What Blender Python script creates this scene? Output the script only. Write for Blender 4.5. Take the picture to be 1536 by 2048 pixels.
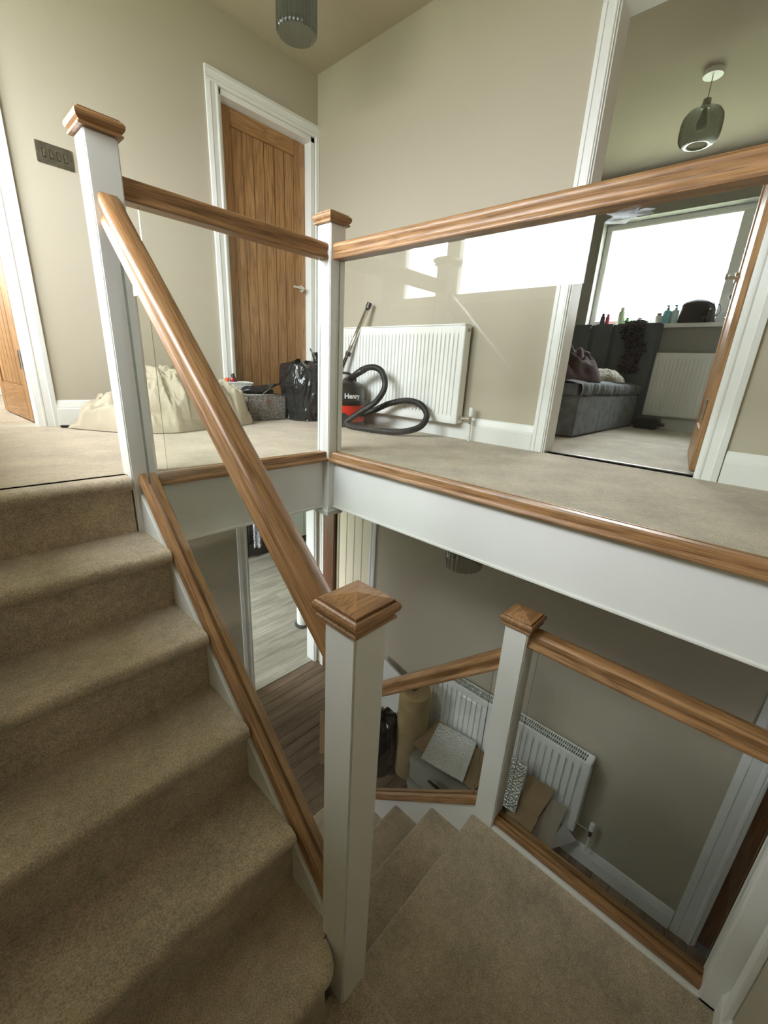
import bpy, bmesh, math, random
from mathutils import Vector, Matrix, noise
random.seed(7)
for o in list(bpy.data.objects): bpy.data.objects.remove(o)
S = bpy.context.scene
COL = S.collection
R_ = math.radians

# ------------------------------------------------------------------ camera, world, exposure
def make_camera():
    yaw, pitch, roll = .8368, -.3241, .0555
    f = Vector((math.sin(yaw)*math.cos(pitch), math.cos(yaw)*math.cos(pitch), math.sin(pitch)))
    rt = Vector((math.cos(yaw), -math.sin(yaw), 0)); up = rt.cross(f)
    c, s = math.cos(roll), math.sin(roll)
    r2 = c*rt + s*up; u2 = -s*rt + c*up
    cd = bpy.data.cameras.new('camera'); co = bpy.data.objects.new('camera', cd); COL.objects.link(co)
    M = Matrix((r2, u2, -f)).transposed().to_4x4(); M.translation = Vector((-1.4216, -1.6908, .4087))
    co.matrix_world = M
    cd.sensor_fit = 'VERTICAL'; cd.sensor_height = 36.0; cd.lens = 842.02/2048*36.0
    cd.clip_start = .02; cd.clip_end = 200
    S.camera = co
make_camera()
SKY_STRENGTH = 14.0
EXPOSURE = 1.95
w = bpy.data.worlds.new('overcast_sky'); S.world = w; w.use_nodes = True
bg = w.node_tree.nodes['Background']; bg.inputs[1].default_value = SKY_STRENGTH
# overcast sky: three times brighter overhead than at the horizon
_t = w.node_tree; _tc = _t.nodes.new('ShaderNodeTexCoord'); _sp = _t.nodes.new('ShaderNodeSeparateXYZ'); _mr = _t.nodes.new('ShaderNodeMapRange')
_t.links.new(_tc.outputs['Generated'], _sp.inputs[0]); _t.links.new(_sp.outputs[2], _mr.inputs[0])
_mr.inputs['To Min'].default_value = .3333; _mr.inputs['To Max'].default_value = 1.0
_cm = _t.nodes.new('ShaderNodeMixRGB'); _cm.blend_type = 'MULTIPLY'; _cm.inputs[0].default_value = 1; _cm.inputs[2].default_value = (.92, .97, 1.0, 1)
_t.links.new(_mr.outputs[0], _cm.inputs[1]); _t.links.new(_cm.outputs[0], bg.inputs[0])
S.view_settings.view_transform = 'Standard'; S.view_settings.look = 'None'
S.view_settings.gamma = 1; S.view_settings.use_curve_mapping = False
S.view_settings.exposure = EXPOSURE
try:
    S.cycles.max_bounces = 14; S.cycles.diffuse_bounces = 8; S.cycles.transparent_max_bounces = 24; S.cycles.sample_clamp_indirect = 12
except Exception: pass

def portal(name, loc, rot, sx, sy):
    ld = bpy.data.lights.new(name, 'AREA'); ld.shape = 'RECTANGLE'; ld.size = sx; ld.size_y = sy
    ld.energy = 1; ld.cycles.is_portal = True
    o = bpy.data.objects.new(name, ld); COL.objects.link(o); o.location = loc; o.rotation_euler = rot
    return o

# ------------------------------------------------------------------ constants (metres; origin on the upper landing by the corner newel)
H = .045; X4 = -.907; Y1 = -1.168; X2 = -.033; Y2 = -1.170
R = .21; G = .231; YR = -.04
XB = 1.04; YA = 1.415; ZC = 2.42; XL = -1.85; ZF = -2.68; YN = -2.03
T3 = 1.007; T4 = 1.016; T1 = -.062; T2 = -.467
RL = (ZF + 7*R)/-6.0           # riser of the lower flight
GL = .228
PITCH = math.atan2(R, G); PITCHL = math.atan2(RL, GL)

# ------------------------------------------------------------------ materials
def lin(r, g, b):
    f = lambda c: (c/255/12.92) if c/255 <= .04045 else ((c/255+.055)/1.055)**2.4
    return (f(r), f(g), f(b), 1)
MATS = {}
class NT:
    def __init__(s, name):
        m = bpy.data.materials.new(name); m.use_nodes = True; s.m = m; s.t = m.node_tree; s.t.nodes.clear()
        s.out = s.n('ShaderNodeOutputMaterial')
    def n(s, typ, **kw):
        x = s.t.nodes.new(typ)
        for k, v in kw.items():
            if k.startswith('i_'):
                key = k[2:]; key = int(key) if key.isdigit() else key.replace('_', ' ')
                x.inputs[key].default_value = v
            else: setattr(x, k, v)
        return x
    def l(s, a, ao, b, bi): s.t.links.new(a.outputs[ao], b.inputs[bi])
    def ramp(s, stops):
        r = s.n('ShaderNodeValToRGB'); e = r.color_ramp.elements
        while len(e) < len(stops): e.new(.5)
        for x, (p, c) in zip(e, stops): x.position = p; x.color = c
        return r
    def bsdf(s, **kw):
        b = s.n('ShaderNodeBsdfPrincipled', **kw); s.l(b, 0, s.out, 0); return b

def plain(name, col, rough=.5, metal=0, bump=0, bscale=60, var=.06, vscale=3, spec=.5, coat=0, sheen=0):
    if name in MATS: return MATS[name]
    t = NT(name); b = t.bsdf(); b.inputs['Roughness'].default_value = rough; b.inputs['Metallic'].default_value = metal
    b.inputs['Specular IOR Level'].default_value = spec; b.inputs['Coat Weight'].default_value = coat
    b.inputs['Sheen Weight'].default_value = sheen
    tc = t.n('ShaderNodeTexCoord'); nz = t.n('ShaderNodeTexNoise'); nz.inputs['Scale'].default_value = vscale; nz.inputs['Detail'].default_value = 3
    t.l(tc, 'Object', nz, 'Vector')
    c0 = tuple(max(0, x*(1-var)) for x in col[:3])+(1,); c1 = tuple(min(1, x*(1+var)) for x in col[:3])+(1,)
    r = t.ramp([(.3, c0), (.7, c1)]); t.l(nz, 0, r, 0); t.l(r, 0, b, 'Base Color')
    if bump:
        n2 = t.n('ShaderNodeTexNoise'); n2.inputs['Scale'].default_value = bscale; n2.inputs['Detail'].default_value = 2
        t.l(tc, 'Object', n2, 'Vector'); bp = t.n('ShaderNodeBump'); bp.inputs['Strength'].default_value = bump; bp.inputs['Distance'].default_value = .004
        t.l(n2, 0, bp, 'Height'); t.l(bp, 0, b, 'Normal')
    MATS[name] = t.m; return t.m

def oak(axis='x', pitch=0, tone='gold'):
    key = 'oak_%s_%s_%.2f' % (tone, axis, pitch)
    if key in MATS: return MATS[key]
    t = NT(key); b = t.bsdf(); b.inputs['Roughness'].default_value = .42; b.inputs['Coat Weight'].default_value = .15; b.inputs['Coat Roughness'].default_value = .3
    tc = t.n('ShaderNodeTexCoord'); mp0 = t.n('ShaderNodeMapping', vector_type='POINT'); mp0.inputs['Rotation'].default_value = (-pitch, 0, 0)
    t.l(tc, 'Object', mp0, 0)
    def scaled(al, ac):
        m = t.n('ShaderNodeMapping'); sc = [ac, ac, ac]; sc['xyz'.index(axis)] = al; m.inputs['Scale'].default_value = sc; t.l(mp0, 0, m, 0); return m
    big = t.n('ShaderNodeTexNoise'); big.inputs['Scale'].default_value = 1; big.inputs['Detail'].default_value = 2; big.inputs['Roughness'].default_value = .45
    t.l(scaled(1.1, 9), 0, big, 'Vector')
    mul = t.n('ShaderNodeMath', operation='MULTIPLY'); mul.inputs[1].default_value = 60; t.l(big, 0, mul, 0)
    sn = t.n('ShaderNodeMath', operation='SINE'); t.l(mul, 0, sn, 0)
    sn2 = t.n('ShaderNodeMath', operation='MULTIPLY_ADD'); sn2.inputs[1].default_value = .5; sn2.inputs[2].default_value = .5; t.l(sn, 0, sn2, 0)
    pore = t.n('ShaderNodeTexNoise'); pore.inputs['Scale'].default_value = 1; pore.inputs['Detail'].default_value = 3; pore.inputs['Roughness'].default_value = .7
    t.l(scaled(5, 190), 0, pore, 'Vector')
    tint = t.n('ShaderNodeTexNoise'); tint.inputs['Scale'].default_value = 1; t.l(scaled(.6, 12), 0, tint, 'Vector')
    if tone == 'gold': d, m_, l_ = lin(94, 62, 34), lin(154, 112, 70), lin(180, 140, 98)
    elif tone == 'door': d, m_, l_ = lin(104, 70, 38), lin(164, 120, 74), lin(186, 144, 98)
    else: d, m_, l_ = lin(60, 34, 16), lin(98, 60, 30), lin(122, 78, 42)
    r = t.ramp([(.30, m_), (.72, l_)]); t.l(tint, 0, r, 0)
    mx = t.n('ShaderNodeMixRGB', blend_type='MIX'); t.l(r, 0, mx, 1); mx.inputs[2].default_value = d
    pw = t.n('ShaderNodeMath', operation='POWER'); pw.inputs[1].default_value = 3.0; t.l(sn2, 0, pw, 0)
    f1 = t.n('ShaderNodeMath', operation='MULTIPLY'); f1.inputs[1].default_value = .34; t.l(pw, 0, f1, 0); t.l(f1, 0, mx, 0)
    mx2 = t.n('ShaderNodeMixRGB', blend_type='MIX'); t.l(mx, 0, mx2, 1); mx2.inputs[2].default_value = d
    pr = t.ramp([(.47, (0, 0, 0, 1)), (.66, (.8, .8, .8, 1))]); t.l(pore, 0, pr, 0); t.l(pr, 0, mx2, 0)
    t.l(mx2, 0, b, 'Base Color')
    bp = t.n('ShaderNodeBump'); bp.inputs['Strength'].default_value = .12; bp.inputs['Distance'].default_value = .002; bp.invert = True
    t.l(pr, 0, bp, 'Height'); t.l(bp, 0, b, 'Normal')
    MATS[key] = t.m; return t.m

def carpet(name='carpet', base=(202, 185, 160)):
    if name in MATS: return MATS[name]
    t = NT(name); b = t.bsdf(); b.inputs['Roughness'].default_value = .95; b.inputs['Specular IOR Level'].default_value = .1
    b.inputs['Sheen Weight'].default_value = .25; b.inputs['Sheen Roughness'].default_value = .6
    tc = t.n('ShaderNodeTexCoord')
    def nz(sc, det=3, rough=.6):
        x = t.n('ShaderNodeTexNoise'); x.inputs['Scale'].default_value = sc; x.inputs['Detail'].default_value = det; x.inputs['Roughness'].default_value = rough
        t.l(tc, 'Object', x, 'Vector'); return x
    a, c, d = nz(4.5, 4), nz(260, 2), nz(38, 4, .7)
    k = lin(*base); k0 = tuple(x*.80 for x in k[:3])+(1,); k1 = tuple(min(1, x*1.14) for x in k[:3])+(1,)
    r = t.ramp([(.32, k0), (.66, k1)]); t.l(a, 0, r, 0)
    r2 = t.ramp([(.30, (.55, .55, .55, 1)), (.66, (1.1, 1.1, 1.1, 1))]); t.l(c, 0, r2, 0)
    r3 = t.ramp([(.30, (.80, .80, .80, 1)), (.70, (1.06, 1.06, 1.06, 1))]); t.l(d, 0, r3, 0)
    m = t.n('ShaderNodeMixRGB', blend_type='MULTIPLY'); m.inputs[0].default_value = 1; t.l(r, 0, m, 1); t.l(r2, 0, m, 2)
    m2 = t.n('ShaderNodeMixRGB', blend_type='MULTIPLY'); m2.inputs[0].default_value = 1; t.l(m, 0, m2, 1); t.l(r3, 0, m2, 2)
    t.l(m2, 0, b, 'Base Color')
    ad = t.n('ShaderNodeMath', operation='ADD'); t.l(c, 0, ad, 0); t.l(d, 0, ad, 1)
    bp = t.n('ShaderNodeBump'); bp.inputs['Strength'].default_value = .55; bp.inputs['Distance'].default_value = .005; t.l(ad, 0, bp, 'Height'); t.l(bp, 0, b, 'Normal')
    MATS[name] = t.m; return t.m

def pane_mat(name='clear_glass', ior=1.50, tint=(.97, .985, .975, 1)):
    if name in MATS: return MATS[name]
    t = NT(name); tr = t.n('ShaderNodeBsdfTransparent'); tr.inputs[0].default_value = tint
    gl = t.n('ShaderNodeBsdfGlossy'); gl.inputs['Roughness'].default_value = 0.0; gl.inputs[0].default_value = (1, 1, 1, 1)
    fr = t.n('ShaderNodeFresnel'); fr.inputs[0].default_value = ior
    geo = t.n('ShaderNodeNewGeometry'); inv = t.n('ShaderNodeMath', operation='SUBTRACT'); inv.inputs[0].default_value = 1; t.l(geo, 'Backfacing', inv, 1)
    mu = t.n('ShaderNodeMath', operation='MULTIPLY'); t.l(fr, 0, mu, 0); t.l(inv, 0, mu, 1)
    mx = t.n('ShaderNodeMixShader'); t.l(mu, 0, mx, 0); t.l(tr, 0, mx, 1); t.l(gl, 0, mx, 2); t.l(mx, 0, t.out, 0)
    MATS[name] = t.m; return t.m

def smoke_glass(name, tint, rough=.05):
    if name in MATS: return MATS[name]
    t = NT(name); tr = t.n('ShaderNodeBsdfTransparent'); tr.inputs[0].default_value = tint
    gl = t.n('ShaderNodeBsdfGlossy'); gl.inputs['Roughness'].default_value = rough
    fr = t.n('ShaderNodeLayerWeight'); fr.inputs[0].default_value = .25
    mx = t.n('ShaderNodeMixShader'); t.l(fr, 'Facing', mx, 0); t.l(tr, 0, mx, 1); t.l(gl, 0, mx, 2); t.l(mx, 0, t.out, 0)
    MATS[name] = t.m; return t.m

def plank_mat(name, base, dark, axis='x', rough=.5, contrast=1.0):
    if name in MATS: return MATS[name]
    t = NT(name); b = t.bsdf(); b.inputs['Roughness'].default_value = rough
    tc = t.n('ShaderNodeTexCoord'); oi = t.n('ShaderNodeObjectInfo')
    sc = [14, 14, 14]; sc['xyz'.index(axis)] = 1.4
    mp = t.n('ShaderNodeMapping'); mp.inputs['Scale'].default_value = sc; t.l(tc, 'Object', mp, 0)
    n1 = t.n('ShaderNodeTexNoise'); n1.inputs['Scale'].default_value = 1.3; n1.inputs['Detail'].default_value = 5; n1.inputs['Roughness'].default_value = .65; t.l(mp, 0, n1, 'Vector')
    r = t.ramp([(.32, lin(*dark)), (.62, lin(*base))]); t.l(n1, 0, r, 0)
    hv = t.n('ShaderNodeHueSaturation'); mr = t.n('ShaderNodeMapRange'); mr.inputs['To Min'].default_value = .86; mr.inputs['To Max'].default_value = 1.12
    t.l(oi, 'Random', mr, 0); t.l(mr, 0, hv, 'Value'); t.l(r, 0, hv, 'Color'); t.l(hv, 0, b, 'Base Color')
    bp = t.n('ShaderNodeBump'); bp.inputs['Strength'].default_value = .15; bp.inputs['Distance'].default_value = .002; t.l(n1, 0, bp, 'Height'); t.l(bp, 0, b, 'Normal')
    MATS[name] = t.m; return t.m

def pattern(name, c0, c1, scale=20, rough=.9, dist=2.0, bump=.3, typ='noise'):
    if name in MATS: return MATS[name]
    t = NT(name); b = t.bsdf(); b.inputs['Roughness'].default_value = rough
    tc = t.n('ShaderNodeTexCoord')
    if typ == 'voronoi': nz = t.n('ShaderNodeTexVoronoi'); nz.inputs['Scale'].default_value = scale
    else:
        nz = t.n('ShaderNodeTexNoise'); nz.inputs['Scale'].default_value = scale; nz.inputs['Detail'].default_value = 4; nz.inputs['Distortion'].default_value = dist
    t.l(tc, 'Object', nz, 'Vector'); r = t.ramp([(.42, lin(*c0)), (.58, lin(*c1))]); t.l(nz, 0, r, 0); t.l(r, 0, b, 'Base Color')
    bp = t.n('ShaderNodeBump'); bp.inputs['Strength'].default_value = bump; bp.inputs['Distance'].default_value = .006; t.l(nz, 0, bp, 'Height'); t.l(bp, 0, b, 'Normal')
    MATS[name] = t.m; return t.m

WALL = plain('wall_paint', lin(184, 176, 158), .85, bump=.05, bscale=220, var=.012, vscale=1.2, spec=.2)
CEIL = plain('ceiling_paint', lin(187, 178, 159), .9, bump=.05, bscale=200, var=.01, spec=.2)
WHITE = plain('white_gloss_paint', lin(232, 233, 230), .35, var=.015, vscale=6, bump=.03, bscale=90)
WHITE2 = plain('white_radiator_enamel', lin(236, 237, 234), .3, var=.01)
CREAM = plain('cream_painted_boards', lin(226, 218, 192), .5, var=.03)
CHROME = plain('polished_chrome', (.72, .70, .66, 1), .18, metal=1, var=.03)
STEEL = plain('brushed_steel', (.40, .38, .34, 1), .32, metal=1, var=.15, vscale=40)
BLACKP = plain('black_plastic', (.012, .012, .013, 1), .35, var=.1)
BLACKR = plain('black_rubber_hose', (.014, .014, .014, 1), .5, var=.1, bump=.1)
BINBAG = plain('black_bin_liner', (.011, .011, .012, 1), .24, var=.2, bump=.35, bscale=45, coat=.2)
RED = plain('red_plastic', lin(205, 44, 26), .35, var=.03)
GEDGE = smoke_glass('glass_edge', (.34, .42, .38, 1), .1)
SHADOWGAP = plain('dark_joint', (.03, .028, .025, 1), .8, var=.1)
CARPET = carpet()
BEDCARPET = carpet('bedroom_carpet', (206, 196, 178))
GLASS = pane_mat()
WINGLASS = pane_mat('window_glass', 1.45, (.99, .99, .99, 1))

# ------------------------------------------------------------------ mesh builder
class MB:
    def __init__(s): s.v = []; s.f = []; s.mi = []
    def add(s, vs, fs, mi=0):
        o = len(s.v); s.v += [tuple(p) for p in vs]; s.f += [tuple(i+o for i in f) for f in fs]; s.mi += [mi]*len(fs); return s
    def box(s, x0, x1, y0, y1, z0, z1, mi=0):
        if x0 > x1: x0, x1 = x1, x0
        if y0 > y1: y0, y1 = y1, y0
        if z0 > z1: z0, z1 = z1, z0
        vs = [(x, y, z) for x in (x0, x1) for y in (y0, y1) for z in (z0, z1)]
        return s.add(vs, [(0, 1, 3, 2), (4, 6, 7, 5), (0, 4, 5, 1), (2, 3, 7, 6), (0, 2, 6, 4), (1, 5, 7, 3)], mi)
    def hexa(s, p, mi=0):      # 8 points: bottom 4 ccw, top 4 ccw
        return s.add(p, [(3, 2, 1, 0), (4, 5, 6, 7), (0, 1, 5, 4), (1, 2, 6, 5), (2, 3, 7, 6), (3, 0, 4, 7)], mi)
    def prism(s, poly, vec, mi=0):   # poly: list of 3D points, extruded by vec
        n = len(poly); v = Vector(vec); vs = [tuple(p) for p in poly]+[tuple(Vector(p)+v) for p in poly]
        fs = [tuple(range(n-1, -1, -1)), tuple(range(n, 2*n))]+[(i, (i+1) % n, n+(i+1) % n, n+i) for i in range(n)]
        return s.add(vs, fs, mi)
    def sweep(s, prof, p0, p1, side, up, mi=0):   # prof (a along side, b along up) swept p0->p1
        p0, p1, side, up = map(Vector, (p0, p1, side, up)); n = len(prof)
        return s.prism([p0+side*a+up*b for a, b in prof], p1-p0, mi)
    def tube(s, path, rad, n=10, cap=True, mi=0):
        P = [Vector(p) for p in path]; m = len(P); rad = rad if isinstance(rad, (list, tuple)) else [rad]*m
        t0 = (P[1]-P[0]).normalized(); a = Vector((0, 0, 1)) if abs(t0.z) < .9 else Vector((1, 0, 0)); nrm = t0.cross(a).normalized()
        vs = []
        for i in range(m):
            t = (P[min(i+1, m-1)]-P[max(i-1, 0)]).normalized(); nrm = (nrm-t*nrm.dot(t)).normalized(); bn = t.cross(nrm)
            for k in range(n):
                an = 2*math.pi*k/n; vs.append(P[i]+(nrm*math.cos(an)+bn*math.sin(an))*rad[i])
        fs = [(i*n+k, i*n+(k+1) % n, (i+1)*n+(k+1) % n, (i+1)*n+k) for i in range(m-1) for k in range(n)]
        if cap: fs += [tuple(range(n-1, -1, -1)), tuple(range((m-1)*n, m*n))]
        return s.add(vs, fs, mi)
    def cyl(s, p0, p1, r, n=16, mi=0): return s.tube([p0, p1], r, n, True, mi)
    def lathe(s, prof, c, n=24, mi=0, rib=0, ribn=0, close=True):   # prof (r,z)
        vs = []
        for r, z in prof:
            for k in range(n):
                a = 2*math.pi*k/n; rr = r*(1+rib*math.cos(ribn*a)); vs.append((c[0]+rr*math.cos(a), c[1]+rr*math.sin(a), c[2]+z))
        m = len(prof); fs = [(i*n+k, i*n+(k+1) % n, (i+1)*n+(k+1) % n, (i+1)*n+k) for i in range(m-1) for k in range(n)]
        if close: fs += [tuple(range(n-1, -1, -1)), tuple(range((m-1)*n, m*n))]
        return s.add(vs, fs, mi)
    def rings(s, prof, c, mi=0):      # square lathe: (half, z)
        vs = []
        for hh, z in prof: vs += [(c[0]-hh, c[1]-hh, c[2]+z), (c[0]+hh, c[1]-hh, c[2]+z), (c[0]+hh, c[1]+hh, c[2]+z), (c[0]-hh, c[1]+hh, c[2]+z)]
        m = len(prof); fs = [(i*4+k, i*4+(k+1) % 4, (i+1)*4+(k+1) % 4, (i+1)*4+k) for i in range(m-1) for k in range(4)]
        fs += [(3, 2, 1, 0), tuple(range((m-1)*4, m*4))]
        return s.add(vs, fs, mi)
    def grid(s, nu, nv, fn, mi=0, wrap=False):
        vs = [fn(i/(nu-1), j/(nv-1)) for j in range(nv) for i in range(nu)]
        fs = [(j*nu+i, j*nu+i+1, (j+1)*nu+i+1, (j+1)*nu+i) for j in range(nv-1) for i in range(nu-1)]
        return s.add(vs, fs, mi)
    def build(s, name, mats, parent=None, smooth=False, bevel=0, seg=2, base=None, weld=False):
        me = bpy.data.meshes.new(name); me.from_pydata(s.v, [], s.f); me.validate()
        mats = mats if isinstance(mats, (list, tuple)) else [mats]
        for m in mats: me.materials.append(m)
        if len(mats) > 1: me.polygons.foreach_set('material_index', s.mi)
        bm = bmesh.new(); bm.from_mesh(me)
        if weld: bmesh.ops.remove_doubles(bm, verts=bm.verts, dist=1e-5)
        bmesh.ops.recalc_face_normals(bm, faces=bm.faces)
        if bevel:
            es = [e for e in bm.edges if len(e.link_faces) == 2 and e.calc_face_angle(0) > .5]
            bmesh.ops.bevel(bm, geom=es, offset=bevel, segments=seg, affect='EDGES', clamp_overlap=True)
        bm.to_mesh(me); bm.free()
        if smooth:
            me.polygons.foreach_set('use_smooth', [True]*len(me.polygons))
            if smooth == 'auto': me.set_sharp_from_angle(angle=.7)
        o = bpy.data.objects.new(name, me); COL.objects.link(o)
        if parent: o.parent = parent; o.location = -root_loc(parent)
        return o
def root_loc(p):
    l = Vector(p.location)
    while p.parent: p = p.parent; l = l+Vector(p.location)
    return l
def thing(name, label, cat, loc=(0, 0, 0), group=None):
    o = bpy.data.objects.new(name, None); COL.objects.link(o); o.location = loc; o.empty_display_size = .05
    o['label'] = label; o['category'] = cat
    if group: o['group'] = group
    return o
def tag(o, label, cat, group=None):
    o['label'] = label; o['category'] = cat
    if group: o['group'] = group
    return o
def struct(o, label=None):
    o['kind'] = 'structure'
    if label: o['label'] = label
    return o
def sroot(name, loc=(0, 0, 0), label=None):
    o = bpy.data.objects.new(name, None); COL.objects.link(o); o.location = loc; o.empty_display_size = .05
    return struct(o, label)

def wall(axis, a0, a1, u0, u1, z0, z1, holes=()):
    """wall slab between a0,a1 on axis ('x' or 'y'), spanning u and z, with rectangular holes (u0,u1,z0,z1)"""
    us = sorted({u0, u1, *[h[0] for h in holes], *[h[1] for h in holes]}); zs = sorted({z0, z1, *[h[2] for h in holes], *[h[3] for h in holes]})
    us = [u for u in us if u0 <= u <= u1]; zs = [z for z in zs if z0 <= z <= z1]
    m = MB()
    for i in range(len(us)-1):
        run = None
        for j in range(len(zs)-1):
            cu, cz = (us[i]+us[i+1])/2, (zs[j]+zs[j+1])/2
            if any(h[0] < cu < h[1] and h[2] < cz < h[3] for h in holes): continue
            if axis == 'x': m.box(a0, a1, us[i], us[i+1], zs[j], zs[j+1])
            else: m.box(us[i], us[i+1], a0, a1, zs[j], zs[j+1])
    return m

# ================================================================== THE SETTING
struct(MB().box(-40, 45, -40, 40, -3.3, -3.2).build('ground', plain('lawn', lin(98, 104, 82), .9, var=.3, vscale=8)))
# walls
struct(wall('x', XB, XB+.12, -3.1, YA, ZF, ZC+.1, [(-1.475, -.685, 0, 2.03), (.66, 1.25, ZF, -.66), (-2.86, -2.075, ZF, -.66)]).build('wall_right', WALL))
struct(wall('y', YA, YA+.12, -1.97, 3.8, ZF, ZC+.1, [(-1.74, -.94, 0, 2.03), (.235, 1.005, 0, 2.03), (.262, 1.02, ZF, -.64)]).build('wall_back', WALL))
WY0, WY1, WZ0, WZ1 = -.50, 1.24, 1.0, 2.12
struct(wall('x', XL-.12, XL, -2.15, YA+.0, ZF, ZC+.1, [(WY0, WY1, WZ0, WZ1), (.72, 1.20, -1.50, -.75)]).build('wall_left', WALL))
struct(wall('y', YN-.12, YN, XL, X2+.04, ZF, ZC+.1).build('wall_front', WALL))
struct(wall('y', YN-.12, YN, X2+.04, XB, -.30, ZC+.1).build('wall_front_upper', WALL))
struct(wall('y', -3.12, -3.0, -.2, XB, ZF, -.28).build('wall_hall_end', WALL))
struct(wall('x', -.15, -.03, -3.0, YN-.12, ZF, -.28).build('wall_hall_side', WALL))
struct(wall('x', -1.85, -1.75, .02, YA, ZF, -.28, [(.72, 1.20, -1.50, -.75)]).build('wall_understair', WALL))
# upper landing
lf = MB(); lf.box(XL, XB, .0, YA, -.012, 0); lf.box(.012, XB+.06, -3.0, .0, -.012, 0)
struct(lf.build('floor_landing', CARPET))
sl = MB(); sl.box(XL, XB, .02, YA, -.28, -.012); sl.box(.02, XB, -3.0, .02, -.28, -.012)
struct(sl.build('ceiling_hall', CEIL))
struct(MB().box(-2.0, 3.9, -3.1, 4.8, ZC, ZC+.1).build('ceiling', CEIL))
# landing edge carpet over the top riser is the top step of the flight (below)

# window in the left wall (seen mirrored in the landing glass)
def window_left():
    r = sroot('window_1', (XL, .35, WZ0), 'white framed landing window on the left wall')
    f = MB(); x0, x1 = XL-.09, XL-.03; t = .05
    f.box(x0, x1, WY0, WY1, WZ0, WZ0+t); f.box(x0, x1, WY0, WY1, WZ1-t, WZ1)
    for y in (WY0, .60, WY1-t): f.box(x0, x1, y, y+(.13 if y == .60 else t), WZ0+t, WZ1-t)
    f.build('window_frame', WHITE, r, bevel=.004)
    MB().box(XL-.065, XL-.059, WY0+t, .60, WZ0+t, WZ1-t).build('pane', WINGLASS, r)
    MB().box(XL-.065, XL-.059, .73, WY1-t, WZ0+t, WZ1-t).build('pane', WINGLASS, r)
    MB().box(XL-.12, XL+.04, WY0-.04, WY1+.04, WZ0-.03, WZ0).build('window_sill', WHITE, r, bevel=.006)
window_left()
def add_fill_window():  # unseen window, added to brighten the lower hall
    y0, y1, z0, z1 = .72, 1.20, -1.50, -.75
    r = sroot('fill_window_hall', (XL, .75, z0), 'unseen white framed window below the landing, added to light the hall')
    f = MB(); a, b, t = XL-.09, XL-.03, .05
    f.box(a, b, y0, y1, z0, z0+t).box(a, b, y0, y1, z1-t, z1).box(a, b, y0, y0+t, z0+t, z1-t).box(a, b, y1-t, y1, z0+t, z1-t)
    f.build('window_frame', WHITE, r, bevel=.004)
    MB().box(XL-.065, XL-.059, y0+t, y1-t, z0+t, z1-t).build('pane', WINGLASS, r)
add_fill_window()
portal('daylight_portal', (XL-.125, .96, -1.125), (0, R_(-90), 0), .75, .48)
portal('daylight_portal', (XL-.125, (WY0+WY1)/2, (WZ0+WZ1)/2), (0, R_(-90), 0), WZ1-WZ0, WY1-WY0)

struct(MB().box(XL-.62, XL-.12, -3.2, 4.9, ZC-.06, ZC+.12).build('sky_blocker_left', WHITE))  # unseen overhang, added to keep high sky light off the stairs
struct(MB().box(3.93, 4.4, -3.2, 4.9, ZC-.06, ZC+.12).build('sky_blocker_right', WHITE))  # unseen overhang, added to dim the light entering the bedroom
# skirting boards
SKP = [(0, 0), (.02, 0), (.02, .095), (.017, .10), (.017, .105), (.013, .12), (.008, .138), (.004, .145), (0, .145)]
def skirt(name, p0, p1, side, z=0):
    p0 = Vector((p0[0], p0[1], z)); p1 = Vector((p1[0], p1[1], z))
    return struct(MB().sweep(SKP, p0, p1, side, (0, 0, 1)).build(name, WHITE))
skirt('baseboard_back', (-.876, YA), (.162, YA), (0, -1, 0))
skirt('baseboard_right', (XB, YA-.02), (XB, -.632), (-1, 0, 0))
skirt('baseboard_right_near', (XB, -1.545), (XB, YN), (-1, 0, 0))
skirt('baseboard_hall', (XB, .56), (XB, -1.965), (-1, 0, 0), ZF)
skirt('baseboard_hall_back', (-1.75, YA), (.17, YA), (0, -1, 0), ZF)

# architraves
ARC = [(0, 0), (.068, 0), (.068, .016), (.048, .020), (.045, .016), (.020, .014), (.014, .018), (.008, .018), (.004, .012), (0, .012)]
def architrave(name, axis, pos, out, u0, u1, z0, z1, right=True, left=True, wl=.068, wr=.068, hw=.068):
    """moulded surround; u0,u1 inner edges; out = +-1 direction the moulding projects"""
    m = MB()
    def strip(u_in, sgn, zt, wd):
        k = wd/.068
        pr = [(a*k, b) for a, b in ARC]
        if axis == 'y': m.sweep(pr, (u_in, pos, z0), (u_in, pos, zt), (sgn, 0, 0), (0, out, 0))
        else: m.sweep(pr, (pos, u_in, z0), (pos, u_in, zt), (0, sgn, 0), (out, 0, 0))
    if left: strip(u0, -1, z1, wl)
    if right: strip(u1, 1, z1, wr)
    pr = [(a*hw/.068, b) for a, b in ARC]
    a, b = u0-(wl if left else 0), u1+(wr if right else 0)
    if axis == 'y': m.sweep(pr, (a, pos, z1), (b, pos, z1), (0, 0, 1), (0, out, 0))
    else: m.sweep(pr, (pos, a, z1), (pos, b, z1), (0, 0, 1), (out, 0, 0))
    return struct(m.build(name, WHITE))
def lining(name, axis, a0, a1, u0, u1, z0, z1, t=.03, stop=True):
    m = MB()
    def bx(u, v, za, zb):
        if axis == 'y': m.box(u, v, a0, a1, za, zb)
        else: m.box(a0, a1, u, v, za, zb)
    bx(u0-.001, u0+t, z0, z1); bx(u1-t, u1+.001, z0, z1); bx(u0, u1, z1-t, z1+.001)
    return struct(m.build(name, WHITE))

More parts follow.
